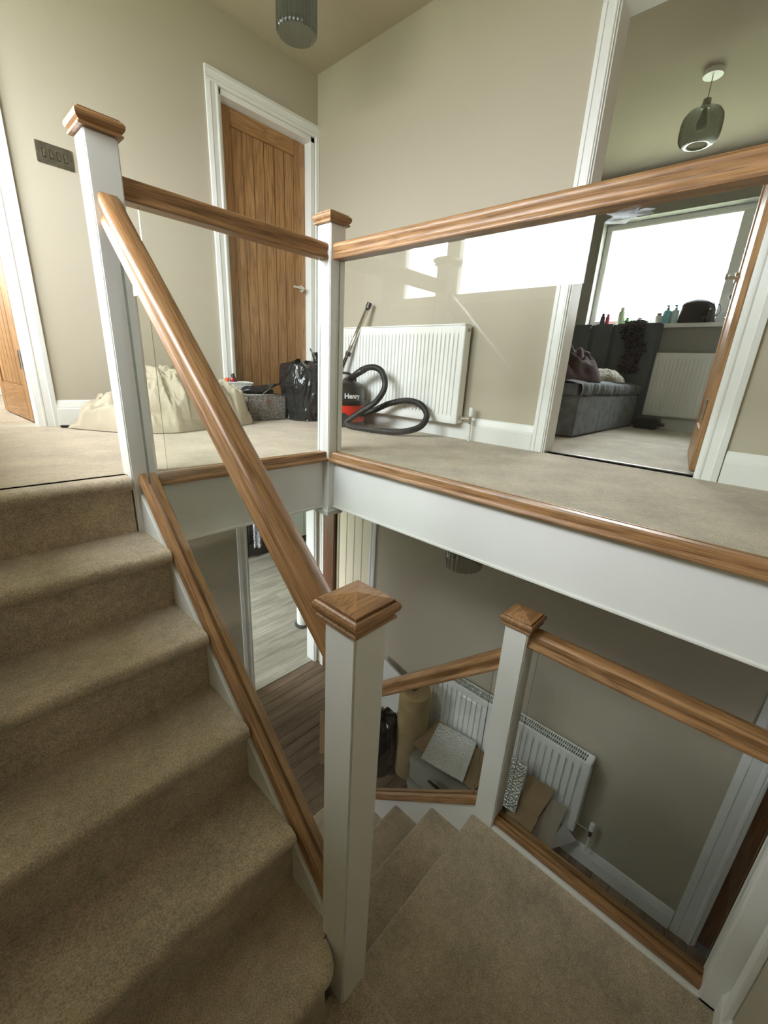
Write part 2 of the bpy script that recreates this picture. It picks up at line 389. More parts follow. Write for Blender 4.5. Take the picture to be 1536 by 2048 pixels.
# plank (cottage) doors: stiles, rails and V-jointed boards, all separate pieces
def plank_door(name, M, w_, h_, label, wood, nb=6, th=.04, stile=.10, rail_t=.10, rail_b=.20, handle_u=None, handle_z=1.0, mat_frame=None, hinges=(), hinge_u=0):
    """local frame: u along width (x), v through thickness (y, front face at 0 facing -y), z up; M places it"""
    r = sroot(name, (0, 0, 0), label); r.matrix_world = M
    def part(mb, n, mat, bevel=.003, smooth=False):
        o = mb.build(n, mat, None, smooth, bevel); o.parent = r; return o
    mf = mat_frame or wood
    part(MB().box(0, stile, 0, th, 0, h_), 'stile', mf); part(MB().box(w_-stile, w_, 0, th, 0, h_), 'stile', mf)
    part(MB().box(stile, w_-stile, 0, th, h_-rail_t, h_), 'rail', oak('x', 0, 'door') if wood.name.startswith('oak') else mf)
    part(MB().box(stile, w_-stile, 0, th, 0, rail_b), 'rail', oak('x', 0, 'door') if wood.name.startswith('oak') else mf)
    bw = (w_-2*stile)/nb
    for i in range(nb):
        o = part(MB().box(stile+i*bw+.0012, stile+(i+1)*bw-.0012, .008, th-.008, rail_b, h_-rail_t), 'board', wood, .004)
    part(MB().box(stile, w_-stile, .016, th-.016, rail_b, h_-rail_t), 'backing', SHADOWGAP, 0)
    if handle_u is not None:
        hr = MB(); hr.cyl((handle_u, 0, handle_z), (handle_u, -.012, handle_z), .026, 20)
        ho = part(hr, 'handle', CHROME, .001, 'auto')
        sgn = -1 if handle_u > w_/2 else 1
        lv = MB(); lv.tube([(handle_u, -.01, handle_z), (handle_u, -.045, handle_z), (handle_u+sgn*.012, -.052, handle_z), (handle_u+sgn*.11, -.052, handle_z)], [.009, .009, .009, .008], 12)
        lo = lv.build('lever', CHROME, None, 'auto'); lo.parent = ho
    for hz in hinges:
        part(MB().box(hinge_u-.014, hinge_u+.014, -.003, .001, hz, hz+.10).cyl((hinge_u+.014, -.006, hz), (hinge_u+.014, -.006, hz+.10), .006, 10), 'hinge', STEEL, 0)
    return r
OAKD = oak('z', 0, 'door')
# door_1: closed oak door beside the corner
lining('trim_1', 'y', YA-.001, YA+.121, .235, 1.005, 0, 2.03)
architrave('trim_2', 'y', YA, -1, .250, 1.012, 0, 2.035, wl=.085, wr=.028, hw=.075)
plank_door('door_1', Matrix.Translation((.265, YA+.075, .008)), .71, 1.99, 'closed oak cottage door with vertical boards and chrome lever', OAKD, nb=6, handle_u=.655, handle_z=1.0)
# door_2: oak door at the far left, open into the room behind
lining('trim_3', 'y', YA-.001, YA+.121, -1.74, -.94, 0, 2.03)
architrave('trim_4', 'y', YA, -1, -1.725, -.955, 0, 2.015, wl=.08, wr=.08, hw=.08)
M2 = Matrix.Translation((-.972, YA+.125, .008)) @ Matrix.Rotation(R_(93), 4, 'Z') @ Matrix.Translation((0, 0, 0))
M2 = Matrix.Translation((-.968, YA+.118, .008)) @ Matrix.Rotation(R_(93.0), 4, 'Z')
def flipdoor(): pass
# local -y face must look towards -x: rotate so u -> +y, front normal -> +x; so mirror by putting hinge at far end
M2 = Matrix.Translation((-1.012, YA+.118+.76, .008)) @ Matrix.Rotation(R_(-87.0), 4, 'Z')
plank_door('door_2', M2, .762, 1.99, 'oak cottage door standing open at the far left', OAKD, nb=6, handle_u=.06, hinges=(.30, 1.0, 1.7), hinge_u=.742)
# small room behind it
br = MB(); br.box(XL-.12, XL, YA+.12, 3.9, -.28, ZC); br.box(XL, .1, 3.8, 3.9, -.28, ZC); br.box(.02, .12, YA+.12, 3.8, -.28, ZC)
struct(wall('x', XL-.12, XL, YA, 3.9, -.3, ZC, [(2.0, 3.2, .9, 2.1)]).build('wall_room_left', WALL))
struct(MB().box(XL, .12, 3.8, 3.9, -.3, ZC).build('wall_room_back', WALL))
struct(MB().box(.02, .12, YA+.12, 3.8, -.3, ZC).build('wall_room_right', WALL))
struct(MB().box(XL, .12, YA, 3.8, -.30, -.001).build('floor_room', CARPET))
skirt('baseboard_room', (-1.85, 3.8), (.02, 3.8), (0, -1, 0))
portal('daylight_portal', (XL-.125, 2.6, 1.5), (0, R_(-90), 0), 1.2, 1.2)

# bedroom doorway in the right wall
lining('trim_5', 'x', XB-.001, XB+.121, -1.475, -.685, 0, 2.03, .028)
architrave('trim_6', 'x', XB, -1, -1.455, -.705, 0, 2.012, wl=.085, wr=.073, hw=.075)
struct(MB().box(XB+.05, XB+.075, -1.447, -.713, 0, .006).build('trim_7', STEEL))

# ---------------- bedroom
XW = 3.65
struct(wall('x', XW, XW+.28, -1.75, YA, -.3, ZC+.1, [(-1.72+.12, .12, .975, 1.93)]).build('wall_bedroom_window', plain('bedroom_wall_paint', lin(150, 149, 143), .85, var=.01, spec=.2)))
struct(MB().box(XB+.12, XW, -1.63, YA, 2.30, ZC).build('ceiling_bedroom', CEIL))
struct(MB().box(XB+.12, XW+.28, -1.75, -1.63, -.3, ZC).build('wall_bedroom_near', MATS['bedroom_wall_paint']))
struct(MB().box(XB+.06, XW, -1.63, YA, -.3, 0).build('floor_bedroom', BEDCARPET))
skirt('baseboard_bedroom', (XW, YA), (XW, -1.6), (-1, 0, 0))
def bedroom_window():
    y0, y1, z0, z1 = -1.60, .12, .975, 1.93
    r = sroot('window_2', (XW, -.7, z0), 'white framed bedroom window with side opener')
    f = MB(); a, b = XW+.12, XW+.19; t = .055; ym = -1.03; zt = 1.50
    f.box(a, b, y0, y1, z0, z0+t); f.box(a, b, y0, y1, z1-t, z1)
    f.box(a, b, y1-t, y1, z0+t, z1-t); f.box(a, b, y0, y0+t, z0+t, z1-t); f.box(a, b, ym-.04, ym+.04, z0+t, z1-t)
    f.box(a, b, y0+t, ym-.04, zt-.03, zt+.03)
    f.build('window_frame', WHITE, r, bevel=.006)
    def sash(u0, u1, v0, v1):
        s = MB(); k = .05; c, d = a-.015, a+.03
        s.box(c, d, u0, u1, v0, v0+k); s.box(c, d, u0, u1, v1-k, v1); s.box(c, d, u0, u0+k, v0+k, v1-k); s.box(c, d, u1-k, u1, v0+k, v1-k)
        return s.build('sash', WHITE, r, bevel=.005)
    sash(y0+t, ym-.04, z0+t, zt-.03); sash(y0+t, ym-.04, zt+.03, z1-t)
    for (u0, u1, v0, v1) in ((ym+.04, y1-t, z0+t, z1-t), (y0+t+.05, ym-.09, z0+t+.05, zt-.08), (y0+t+.05, ym-.09, zt+.08, z1-t-.05)):
        MB().box(a+.03, a+.036, u0, u1, v0, v1).build('pane', WINGLASS, r)
    hd = MB().box(a-.03, a-.015, ym-.075, ym-.055, 1.26, 1.34).build('handle', STEEL, r, bevel=.003)
    MB().box(a-.045, a-.03, ym-.17, ym-.055, 1.292, 1.312).build('lever', STEEL, hd, bevel=.003)
    MB().box(XW-.045, a, y0-.03, y1+.02, z0-.035, z0).build('window_sill', WHITE, r, bevel=.006)
bedroom_window()
portal('daylight_portal', (XW+.285, -.74, 1.45), (0, R_(90), 0), .955, 1.72)
# bedroom door: oak leaf opened into the room, seen almost edge-on
ang = math.atan2(.111, .72)
M3 = Matrix.Translation((1.20, -1.425, .008)) @ Matrix.Rotation(ang+math.pi, 4, 'Z') @ Matrix.Translation((-.745, -.02, 0))
plank_door('door_3', M3, .745, 1.975, 'oak bedroom door standing open, seen edge on', OAKD, nb=6, handle_u=.06, hinges=(.25, 1.7), hinge_u=.72)

# ---------------- lower hall
board_m = plank_mat('hall_floorboards', (128, 108, 90), (92, 74, 58), 'x', .6)
fr = sroot('floor_hall', (0, 0, ZF), 'bare brown floorboards of the lower hall')
bw = .106
y = YA+.02; i = 0
while y > -3.0:
    xs = [-1.75, random.uniform(-.6, .6), XB]
    for a, b in zip(xs[:-1], xs[1:]):
        MB().box(a+.001, b-.001, y-bw+.003, y, ZF-.02, ZF+random.uniform(-.0012, .0012)).build('floorboard', board_m, fr, bevel=.002, seg=1)
    y -= bw
struct(MB().box(-1.85, XB+.16, -3.1, YA+.1, ZF-.06, ZF-.012).build('floor_hall_base', SHADOWGAP))
# kitchen seen through the lower doorway
lam_m = plank_mat('limewashed_laminate', (196, 192, 180), (150, 145, 132), 'x', .45)
kr = sroot('floor_kitchen', (1, 3, ZF), 'pale limewashed laminate floor')
y = YA+.03; i = 0
while y < 4.9:
    x = -.5-(i % 3)*.4
    while x < 3.6:
        MB().box(x+.0008, x+1.2-.0008, y+.0008, y+.19-.0008, ZF-.012, ZF+.001).build('plank', lam_m, kr)
        x += 1.2
    y += .19; i += 1
struct(MB().box(-1.8, 3.7, YA+.1, 4.9, ZF-.06, ZF-.012).build('floor_kitchen_base', SHADOWGAP))
struct(wall('y', 4.78, 4.9, -1.0, 3.7, ZF, -.28, []).build('wall_kitchen_back', WALL))
struct(wall('x', 3.5, 3.62, YA, 4.9, ZF, -.28, []).build('wall_kitchen_right', WALL))
struct(wall('x', -1.0, -.88, YA+.12, 4.9, ZF, -.28, [(2.2, 4.0, ZF+1.0, ZF+2.1)]).build('wall_kitchen_left', WALL))
struct(MB().box(-1.0, 3.62, YA, 4.9, -.28, -.18).build('ceiling_kitchen', CEIL))
portal('daylight_portal', (-1.005, 3.1, ZF+1.55), (0, R_(-90), 0), 1.1, 1.8)
lining('trim_8', 'y', YA-.001, YA+.121, .262, 1.02, ZF, -.64, .02)
architrave('trim_9', 'y', YA, -1, .275, 1.008, ZF, -.65, wl=.09, wr=.028)
# cream boarded door in the hall's right wall, oak stop, white surround
lining('trim_10', 'x', XB-.001, XB+.121, .66, 1.25, ZF, -.66, .02)
architrave('trim_11', 'x', XB, -1, .655, 1.29, ZF, -.67, wl=.06, wr=.05)
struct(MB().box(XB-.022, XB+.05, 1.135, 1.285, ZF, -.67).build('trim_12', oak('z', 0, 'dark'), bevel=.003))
M4 = Matrix.Translation((XB+.012, 1.13, ZF+.01)) @ Matrix.Rotation(R_(-90), 4, 'Z')
plank_door('door_4', M4, .47, 1.99, 'cream boarded door in the lower hall', CREAM, nb=4, stile=.03, rail_t=.03, rail_b=.03)
# oak door near the right edge of the lower hall
lining('trim_13', 'x', XB-.001, XB+.121, -2.86, -2.075, ZF, -.66, .02)
architrave('trim_14', 'x', XB, -1, -2.85, -2.085, ZF, -.67, wl=.08, wr=.115)
M5 = Matrix.Translation((XB+.03, -2.09, ZF+.01)) @ Matrix.Rotation(R_(-90), 4, 'Z')
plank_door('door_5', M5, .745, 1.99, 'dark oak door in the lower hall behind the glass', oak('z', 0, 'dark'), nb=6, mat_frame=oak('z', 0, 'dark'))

struct(MB().box(XB+.10, XB+.13, .6, 1.3, ZF, -.6).build('blackout_cream_door', SHADOWGAP))  # unseen blackout panel, added to stop light leaking around the cream door
struct(MB().box(XB+.10, XB+.13, -2.9, -2.0, ZF, -.6).build('wall_hall_door_back', SHADOWGAP))  # unseen blackout panel, added to stop light leaking under the oak door
# ================================================================== STAIRCASE
def nosed_profile(yb, yf, z, zb, riser_y):
    """(y,z) outline: tread from yb forward to rounded nosing at yf, back to riser_y and down"""
    r = .024; pts = [(yb, zb), (yb, z)]
    for k in range(0, 9):
        a = R_(90+k*22.5); pts.append((yf+r+r*math.cos(a), z-r+r*math.sin(a)))
    pts += [(riser_y, z-2*r-.006), (riser_y, zb)]
    return pts
XS = -.935
upper = thing('staircase_flight', 'upper flight of beige carpeted stairs rising to the landing', 'stairs', (-1.39, YR-5*G, -5*R))
# top nosing of the landing (riser 1)
pts = nosed_profile(.02, YR-.028, 0, -R, YR); MB().prism([(XL, y, z) for y, z in pts], (X4-H-.006-XL, 0, 0)).build('step', CARPET, upper, 'auto')
for k in range(1, 5):
    pts = nosed_profile(YR-(k-1)*G+.01, YR-k*G-.026, -k*R, -(k+1)*R, YR-k*G)
    MB().prism([(XL, y, z) for y, z in pts], (XS-XL, 0, 0)).build('step', CARPET, upper, 'auto')
# bottom step with rounded end by the newel
def bottom_step():
    yf = YR-5*G-.022; yb = YR-4*G+.01; z = -5*R
    m = MB(); n = 14
    # outline of the front nosing (plan), right end curves into the newel
    def plan(off):
        p = [(XL, yf+off)]
        cx, cy, rr = X4-H-.085, yf+.085, .085-off
        p += [(cx-.02, yf+off)]
        for k in range(1, n+1):
            a = R_(-90+k*80/n); p.append((cx+.026+ (rr)*math.cos(a)*.72, cy+rr*math.sin(a)))
        return p
    rows = []
    r = .024
    for k in range(0, 9):
        a = R_(90-k*22.5); off = r-r*math.cos(a); rows.append([(x, y, z-r+r*math.sin(a)) for x, y in plan(off)])
    rows.append([(x, y, z-2*r-.006) for x, y in plan(.026)]); rows.append([(x, y, -6*R) for x, y in plan(.026)])
    L = len(rows[0]); vs = [p for row in rows for p in row]
    fs = [(j*L+i, j*L+i+1, (j+1)*L+i+1, (j+1)*L+i) for j in range(len(rows)-1) for i in range(L-1)]
    o = len(vs); vs += [(XS, rows[0][-1][1]+.001, z), (XS, yb, z), (XL, yb, z)]
    fs.append(tuple(range(0, L))+(o, o+1, o+2))
    m.add(vs, fs); m.build('step', CARPET, upper, 'auto')
bottom_step()
# closed strings
def string_poly(x, ytop, ybot, ztop_at, depth, pitch):
    return None
def pitched(z0, y, y0, s): return z0+(y-y0)*s
SL = R/G
# base rail top follows z = .008 + (y+.045)*SL ; string fills from below base rail down
m = MB(); ya, yb = -H, Y1+H
za, zb = -.055, -.055+(yb-ya)*SL
m.prism([(XS, ya, za), (XS, ya, za-.40), (XS, yb, zb-.30), (XS, yb, zb)], (.046, 0, 0)); m.build('string', WHITE, upper, bevel=.003)
# soffit board under the upper flight
m = MB(); m.prism([(XL, .02, -.45), (XL, .02, -.47), (XL, Y1, -1.53), (XL, Y1, -1.51)], (XS-XL, 0, 0)); m.build('soffit', WALL, upper)

ql = MB(); r = .024
pts = [(XL, -6*R-R), (XL, -6*R)]
for k in range(9):
    a = R_(90-k*22.5); pts.append((-.866-r+r*math.cos(a), -6*R-r+r*math.sin(a)))
pts += [(-.890, -6*R-2*r-.006), (-.890, -7*R)]
hl = thing('half_landing', 'two beige carpeted quarter landings, one a step above the other', 'stairs', (-.9, -1.6, -7*R))
ql.prism([(x, YN, z) for x, z in pts], (0, (YR-5*G+.02)-YN, 0)); ql.build('upper_platform', CARPET, hl, 'auto')
# lower platform with nosing over the lower flight
YL0 = -1.113
pts = [(YN, -7*R-.2), (YN, -7*R)]
for k in range(9):
    a = R_(90-k*22.5); pts.append((YL0-r+r*math.cos(a), -7*R-r+r*math.sin(a)))
pts += [(YL0-.024, -7*R-2*r-.006), (YL0-.024, -7*R-.2)]
MB().prism([(X4+.02, y, z) for y, z in pts], (X2-.044-X4-.02, 0, 0)).build('lower_platform', CARPET, hl, 'auto')
MB().box(X4-.01, X2+.03, YN, YL0-.03, -7*R-.28, -7*R-.201).build('soffit', WALL, hl)

lower = thing('staircase_flight', 'lower flight of brown-beige carpeted stairs going down to the hall', 'stairs', (-.47, -.5, ZF))
for k in range(1, 6):
    yn = YL0+k*GL-(.07 if k == 5 else 0); z = -7*R-k*RL
    pts = [(YL0+(k-1)*GL-.03, z-.0), ]
    q = [(YL0+(k-1)*GL-.034, z-RL), (YL0+(k-1)*GL-.034, z)]
    for j in range(9):
        a = R_(90-j*22.5); q.append((yn-r+r*math.cos(a), z-r+r*math.sin(a)))
    q += [(yn-.024, z-2*r-.006), (yn-.024, z-RL)]
    MB().prism([(X4+.02, y_, z_) for y_, z_ in q], (X2-.02-X4-.02, 0, 0)).build('step', CARPET, lower, 'auto')
SLL = RL/GL
for x in (X2-.02, X4-.02):
    m = MB(); ya, yb = Y2+H, -.315; zt = -7*R+.04; zb_ = zt-(yb-ya)*SLL
    m.prism([(x, ya, zt), (x, yb, zb_), (x, yb, max(ZF, zb_-.35)), (x, ya, zt-.38)], (.04, 0, 0)); m.build('string', WHITE, lower, bevel=.003)
# white apron under the landing rail beside N2
MB().box(X2-.045, X2+.02, YN, Y2-H, -7*R-.25, -7*R+.012).build('apron', WHITE, hl, bevel=.002)

# ---------------- newel posts
CAP = [(.046, 0), (.057, 0), (.058, .002), (.058, .006), (.054, .008), (.055, .011), (.061, .017), (.0635, .024), (.0635, .030), (.0605, .036), (.057, .0385), (.0545, .035), (.0535, .035), (.0535, .043), (.002, .056)]
def newel(label, cx, cy, zb, zt, extra=None):
    t = thing('newel_post', label, 'newel post', (cx, cy, zb), 'white newel posts with oak caps')
    MB().box(cx-H, cx+H, cy-H, cy+H, zb, zt).build('post', WHITE, t, bevel=.004)
    MB().rings(CAP, (cx, cy, zt)).build('cap', oak('x', 0, 'gold'), t, bevel=.0012, seg=1)
    return t
newel('tall white newel with oak cap at the top of the upper flight', X4, 0, -.62, T4)
n3 = newel('white newel with oak cap at the landing corner, beside the red vacuum cleaner', 0, 0, -.343, T3)
newel('nearest white newel with broad oak cap, foot of the upper flight', X4, Y1, -7*R, T1)
newel('lower white newel with oak cap, standing on the brown carpeted half landing', X2, Y2, -7*R-.3, T2)
# drop block under the corner newel
MB().rings([(.053, -.343), (.053, -.318), (.046, -.312), (.046, -.30)], (0, 0, 0)).build('drop', WHITE, n3, bevel=.002)

# ---------------- balustrades
HR = [(-.030, 0), (.030, 0), (.032, .004), (.032, .010), (.026, .018), (.024, .026), (.027, .036), (.0315, .043), (.032, .052), (.029, .060), (.022, .065), (-.022, .065), (-.029, .060), (-.032, .052), (-.0315, .043), (-.027, .036), (-.024, .026), (-.026, .018), (-.032, .010), (-.032, .004)]
BR = [(-.031, 0), (.031, 0), (.031, .022), (.027, .029), (.006, .030), (.006, .018), (-.006, .018), (-.006, .030), (-.027, .029), (-.031, .022)]
LIP = [(-.042, -.020), (.035, -.020), (.035, 0), (-.034, 0), (-.040, -.004), (-.043, -.011)]
def panel(t, poly, vec):
    m = MB(); n = len(poly); v = Vector(vec)
    vs = [tuple(Vector(p)-v/2) for p in poly]+[tuple(Vector(p)+v/2) for p in poly]
    m.add(vs, [tuple(range(n-1, -1, -1)), tuple(range(n, 2*n))], 0)
    m.add(vs, [(i, (i+1) % n, n+(i+1) % n, n+i) for i in range(n)], 1)
    return m.build('glass_panel', [GLASS, GEDGE], t, weld=True)
GT = .008
Z = Vector((0, 0, 1))
# A: left landing (N4 to N3)
t = thing('balustrade', 'short glass balustrade between the tall newel and the corner newel', 'balustrade', (X4/2, 0, 0), 'glass and oak balustrades')
MB().sweep(HR, (X4+H, 0, .866), (-H, 0, .866), (0, 1, 0), Z).build('handrail', oak('x'), t, 'auto')
MB().sweep(BR, (X4+H, 0, -.03), (-H, 0, -.03), (0, 1, 0), Z).build('base_rail', oak('x'), t)
MB().sweep(LIP, (X4+H-.02, 0, -.03), (-H+.005, 0, -.03), (0, 1, 0), Z).build('base_trim', oak('x'), t, bevel=.002)
panel(t, [(X4+H+.05, 0, -.01), (-H-.02, 0, -.01), (-H-.02, 0, .868), (X4+H+.05, 0, .868)], (0, GT, 0))
MB().box(X4+H, -H, -.007, .02, -.30, -.05).box(X4+H, -H, -.012, .02, -.305, -.292).build('fascia', WHITE, t, bevel=.002)
# B: long landing run (N3 towards the camera side)
YE = YN
t = thing('balustrade', 'long glass balustrade along the landing in front of the bedroom', 'balustrade', (0, -1, 0), 'glass and oak balustrades')
MB().sweep(HR, (0, -H, .866), (0, YE, .866), (1, 0, 0), Z).build('handrail', oak('y'), t, 'auto')
MB().sweep(BR, (0, -H, -.03), (0, YE, -.03), (1, 0, 0), Z).build('base_rail', oak('y'), t)
MB().sweep(LIP, (0, -H+.005, -.03), (0, YE, -.03), (1, 0, 0), Z).build('base_trim', oak('y'), t, bevel=.002)
gp = panel(t, [(0, -H-.012, -.01), (0, YE+.1, -.01), (0, YE+.1, .868), (0, -H-.012, .868)], (GT, 0, 0))
MB().box(-.007, .02, YE, -H, -.292, -.05).build('fascia', WHITE, t, bevel=.002)
MB().box(-.013, .02, YE, -H, -.303, -.290).build('bead', WHITE, t, bevel=.003)
def smear():
    # dried adhesive smear on the glass, near the handrail
    m = MB(); rnd = random.Random(3)
    pts = []
    for k in range(28):
        a = 2*math.pi*k/28; rr = 1+.9*noise.noise((math.cos(a)*2.5, math.sin(a)*2.5, 3))
        pts.append((-.0052, -1.242-.058*rr*math.cos(a), .842+.017*rr*math.sin(a)))
    m.prism(pts, (.0008, 0, 0))
    t_ = NT('adhesive_smear'); tr = t_.n('ShaderNodeBsdfTransparent'); df = t_.n('ShaderNodeBsdfPrincipled'); df.inputs['Base Color'].default_value = (.75, .8, .85, 1); df.inputs['Roughness'].default_value = .35
    tc = t_.n('ShaderNodeTexCoord'); mp = t_.n('ShaderNodeMapping'); mp.inputs['Scale'].default_value = (40, 22, 90); mp.inputs['Rotation'].default_value = (.3, 0, 0); t_.l(tc, 'Object', mp, 0)
    nz = t_.n('ShaderNodeTexNoise'); nz.inputs['Scale'].default_value = 1; nz.inputs['Detail'].default_value = 4; t_.l(mp, 0, nz, 'Vector')
    rp = t_.ramp([(.40, (.05, .05, .05, 1)), (.75, (.45, .45, .45, 1))]); t_.l(nz, 0, rp, 0)
    mx = t_.n('ShaderNodeMixShader'); t_.l(rp, 0, mx, 0); t_.l(tr, 0, mx, 1); t_.l(df, 0, mx, 2); t_.l(mx, 0, t_.out, 0)
    o = m.build('smear', t_.m, gp); return o
smear()
# C: upper flight
t = thing('balustrade', 'sloping glass balustrade of the upper flight, with a steep oak handrail', 'balustrade', (X4, -.6, -.6), 'glass and oak balustrades')
cp = math.cos(PITCH)
ya, yb = -H, Y1+H
upv = Vector((0, -math.sin(PITCH), math.cos(PITCH)))
def sloped(prof, ztop_a, name, mat, full_h):
    # vertical-cut sweep: profile b measured vertically so ends are plumb
    pr = [(a, b/cp) for a, b in prof]
    z0 = ztop_a-full_h/cp
    dx = .008 if name == 'base_rail' else 0
    m = MB().sweep(pr, (X4+dx, ya, z0), (X4+dx, yb, z0+(yb-ya)*SL), (1, 0, 0), Z)
    return m.build(name, mat, t, 'auto')
sloped(HR, .866, 'handrail', oak('y', PITCH), .065)
sloped(BR, .008, 'base_rail', oak('y', PITCH), .030)
def gz(y_, o): return o+(y_-ya)*SL
panel(t, [(X4, ya-.035, gz(ya-.035, -.02)), (X4, yb+.03, gz(yb+.03, -.02)), (X4, yb+.03, gz(yb+.03, .77)), (X4, ya-.035, gz(ya-.035, .77))], (GT, 0, 0))
# D: lower flight, going down from N2
t = thing('balustrade', 'sloping glass balustrade of the lower flight, descending behind the near newel', 'balustrade', (X2, -.6, -1.6), 'glass and oak balustrades')
cpl = math.cos(PITCHL); ya2, yb2 = Y2+H, -.315
def sloped2(prof, ztop_a, name, mat, full_h):
    pr = [(a, b/cpl) for a, b in prof]; z0 = ztop_a-full_h/cpl
    return MB().sweep(pr, (X2, ya2, z0), (X2, yb2, z0-(yb2-ya2)*SLL), (1, 0, 0), Z).build(name, mat, t, 'auto')
sloped2(HR, -.600, 'handrail', oak('y', -PITCHL), .065)
sloped2(BR, -1.385, 'base_rail', oak('y', -PITCHL), .030)
def gz2(y_, o): return o-(y_-ya2)*SLL
panel(t, [(X2, ya2+.035, gz2(ya2+.035, -1.41)), (X2, yb2-.03, gz2(yb2-.03, -1.41)), (X2, yb2-.03, gz2(yb2-.03, -.69)), (X2, ya2+.035, gz2(ya2+.035, -.69))], (GT, 0, 0))
newel('white newel at the foot of the lower flight, hidden behind the near newel', X2, -.27, ZF, -1.30)
# E: half landing run
t = thing('balustrade', 'level glass balustrade on the half landing at lower right', 'balustrade', (X2, -1.6, -1.47), 'glass and oak balustrades')
YH = -1.965
MB().sweep(HR, (X2, Y2-H, -.535), (X2, YH, -.535), (1, 0, 0), Z).build('handrail', oak('y'), t, 'auto')
MB().sweep(BR, (X2, Y2-H, -1.452), (X2, YH, -1.452), (1, 0, 0), Z).build('base_rail', oak('y'), t)
panel(t, [(X2, Y2-H-.035, -1.435), (X2, YH+.012, -1.435), (X2, YH+.012, -.53), (X2, Y2-H-.035, -.53)], (GT, 0, 0))
hn = thing('half_newel', 'white half newel against the wall at the bottom right', 'newel post', (X2, YH-.03, -7*R))
MB().box(X2-H, X2+H, YN, YH, -7*R-.25, -.42).build('post', WHITE, hn, bevel=.004)
skirt('baseboard_front', (X2-H, YN), (-.87, YN), (0, 1, 0), -7*R)
struct(MB().box(-.165, -.105, YN, YN+.016, -7*R, .5).build('trim_15', WHITE, bevel=.003))

# ================================================================== FITTINGS AND THINGS ON THE LANDING
def radiator(label, xf, xb, y0, y1, z0, z1, nfl, grille=True, valve=True):
    t = thing('radiator', label, 'radiator', (xb, (y0+y1)/2, z0), 'white panel radiators')
    # fluted front sheet: profile along y, extruded in z with faded ends
    p = (y1-y0-.05)/nfl; ys = []; 
    for i in range(nfl):
        c = y0+.025+p*(i+.5)
        ys += [(c-p*.5+.0005, 0), (c-p*.20, 0), (c-p*.15, 1), (c+p*.15, 1), (c+p*.20, 0)]
    ys = [(y0, 0)]+ys+[(y1, 0)]
    zs = [(z0, 0), (z0+.045, 0), (z0+.062, 1), (z1-.062, 1), (z1-.045, 0), (z1, 0)]
    m = MB(); n = len(ys); d = .011
    vs = [(xf+(d if a and b else 0), yy, zz) for zz, b in zs for yy, a in ys]
    m.add(vs, [(j*n+i, j*n+i+1, (j+1)*n+i+1, (j+1)*n+i) for j in range(len(zs)-1) for i in range(n-1)])
    m.build('front_panel', WHITE2, t, 'auto')
    for yy in (y0, y1): 
        MB().box(xf, xb-.025, yy-.003, yy+.003, z0, z1).build('side_panel', WHITE2, t, bevel=.002)
    MB().box(xf+.014, xb-.025, y0+.003, y1-.003, z0+.03, z1-.03).build('core', plain('grille_slot_shade', lin(120, 120, 116), .6), t)  # grey core: the shade in the grille slots is put into its colour
    MB().box(xf-.002, xf+.006, y0, y1, z1-.004, z1+.006).build('seam', WHITE2, t, bevel=.002)
    MB().box(xf-.002, xf+.006, y0, y1, z0-.004, z0+.004).build('seam', WHITE2, t, bevel=.002)
    if grille:
        g = MB(); g.box(xf+.005, xf+.012, y0, y1, z1-.006, z1+.004); g.box(xb-.032, xb-.025, y0, y1, z1-.006, z1+.004); g.box(xf, xb-.025, y0, y0+.03, z1-.006, z1+.005); g.box(xf, xb-.025, y1-.03, y1, z1-.006, z1+.005)
        k = y0+.03
        while k < y1-.03: g.box(xf+.012, xb-.032, k, k+.0045, z1-.01, z1+.003); k += .0135
        xm = (xf+xb)/2-.01; g.box(xm-.002, xm+.002, y0, y1, z1-.006, z1+.003)
        g.build('top_grille', WHITE2, t)
    for yy in (y0+.15, y1-.18): MB().box(xb-.025, xb, yy, yy+.03, z0+.1, z1-.05).build('bracket', WHITE2, t)
    if valve:
        xm = (xf+xb)/2-.01; zz = z0+.035
        v = MB(); v.tube([(xm, y0+.01, zz), (xm, y0-.08, zz)], .008, 10); v.cyl((xm, y0-.004, zz), (xm, y0-.018, zz), .015, 12); v.cyl((xm, y0-.065, zz), (xm, y0-.082, zz), .012, 8); v.cyl((xm, y0-.09, zz-.03), (xm, y0-.09, zz+.02), .012, 12)
        vo = v.build('valve', CHROME, t, 'auto')
        MB().lathe([(.011, .018), (.015, .02), (.016, .06), (.013, .075), (.002, .077)], (xm, y0-.09, zz), 14).build('valve_head', WHITE, vo, 'auto')
        MB().cyl((xm, y0-.09, zz-.03), (xm, y0-.09, max(z0-.13, zz-.2)), .0075, 10).build('pipe', WHITE, t, 'auto')
        MB().cyl((xm, y0-.012, z1-.03), (xm, y0+.004, z1-.03), .010, 10).build('bleed_plug', STEEL, t)
    return t
radiator('long white radiator on the landing behind the vacuum cleaner hose', .948, XB, -.136, 1.02, .103, .700, 34)

# light switch
t = thing('light_switch', 'wide steel light switch plate on the wall behind the tall newel', 'light switch', (-.681, YA, 1.37))
MB().box(-.761, -.601, YA-.006, YA, 1.325, 1.418).build('plate', STEEL, t, bevel=.002)
for k in range(4):
    xx = -.727+k*.0305
    MB().box(xx-.008, xx+.008, YA-.009, YA-.005, 1.352, 1.391).build('switch_rocker', CHROME, t, bevel=.002)
    MB().box(xx-.006, xx+.006, YA-.015, YA-.008, 1.355, 1.372).build('switch_lever', STEEL, t, bevel=.002)
for xx in (-.748, -.612): MB().cyl((xx, YA-.005, 1.371), (xx, YA-.0085, 1.371), .004, 10).build('screw', CHROME, t)

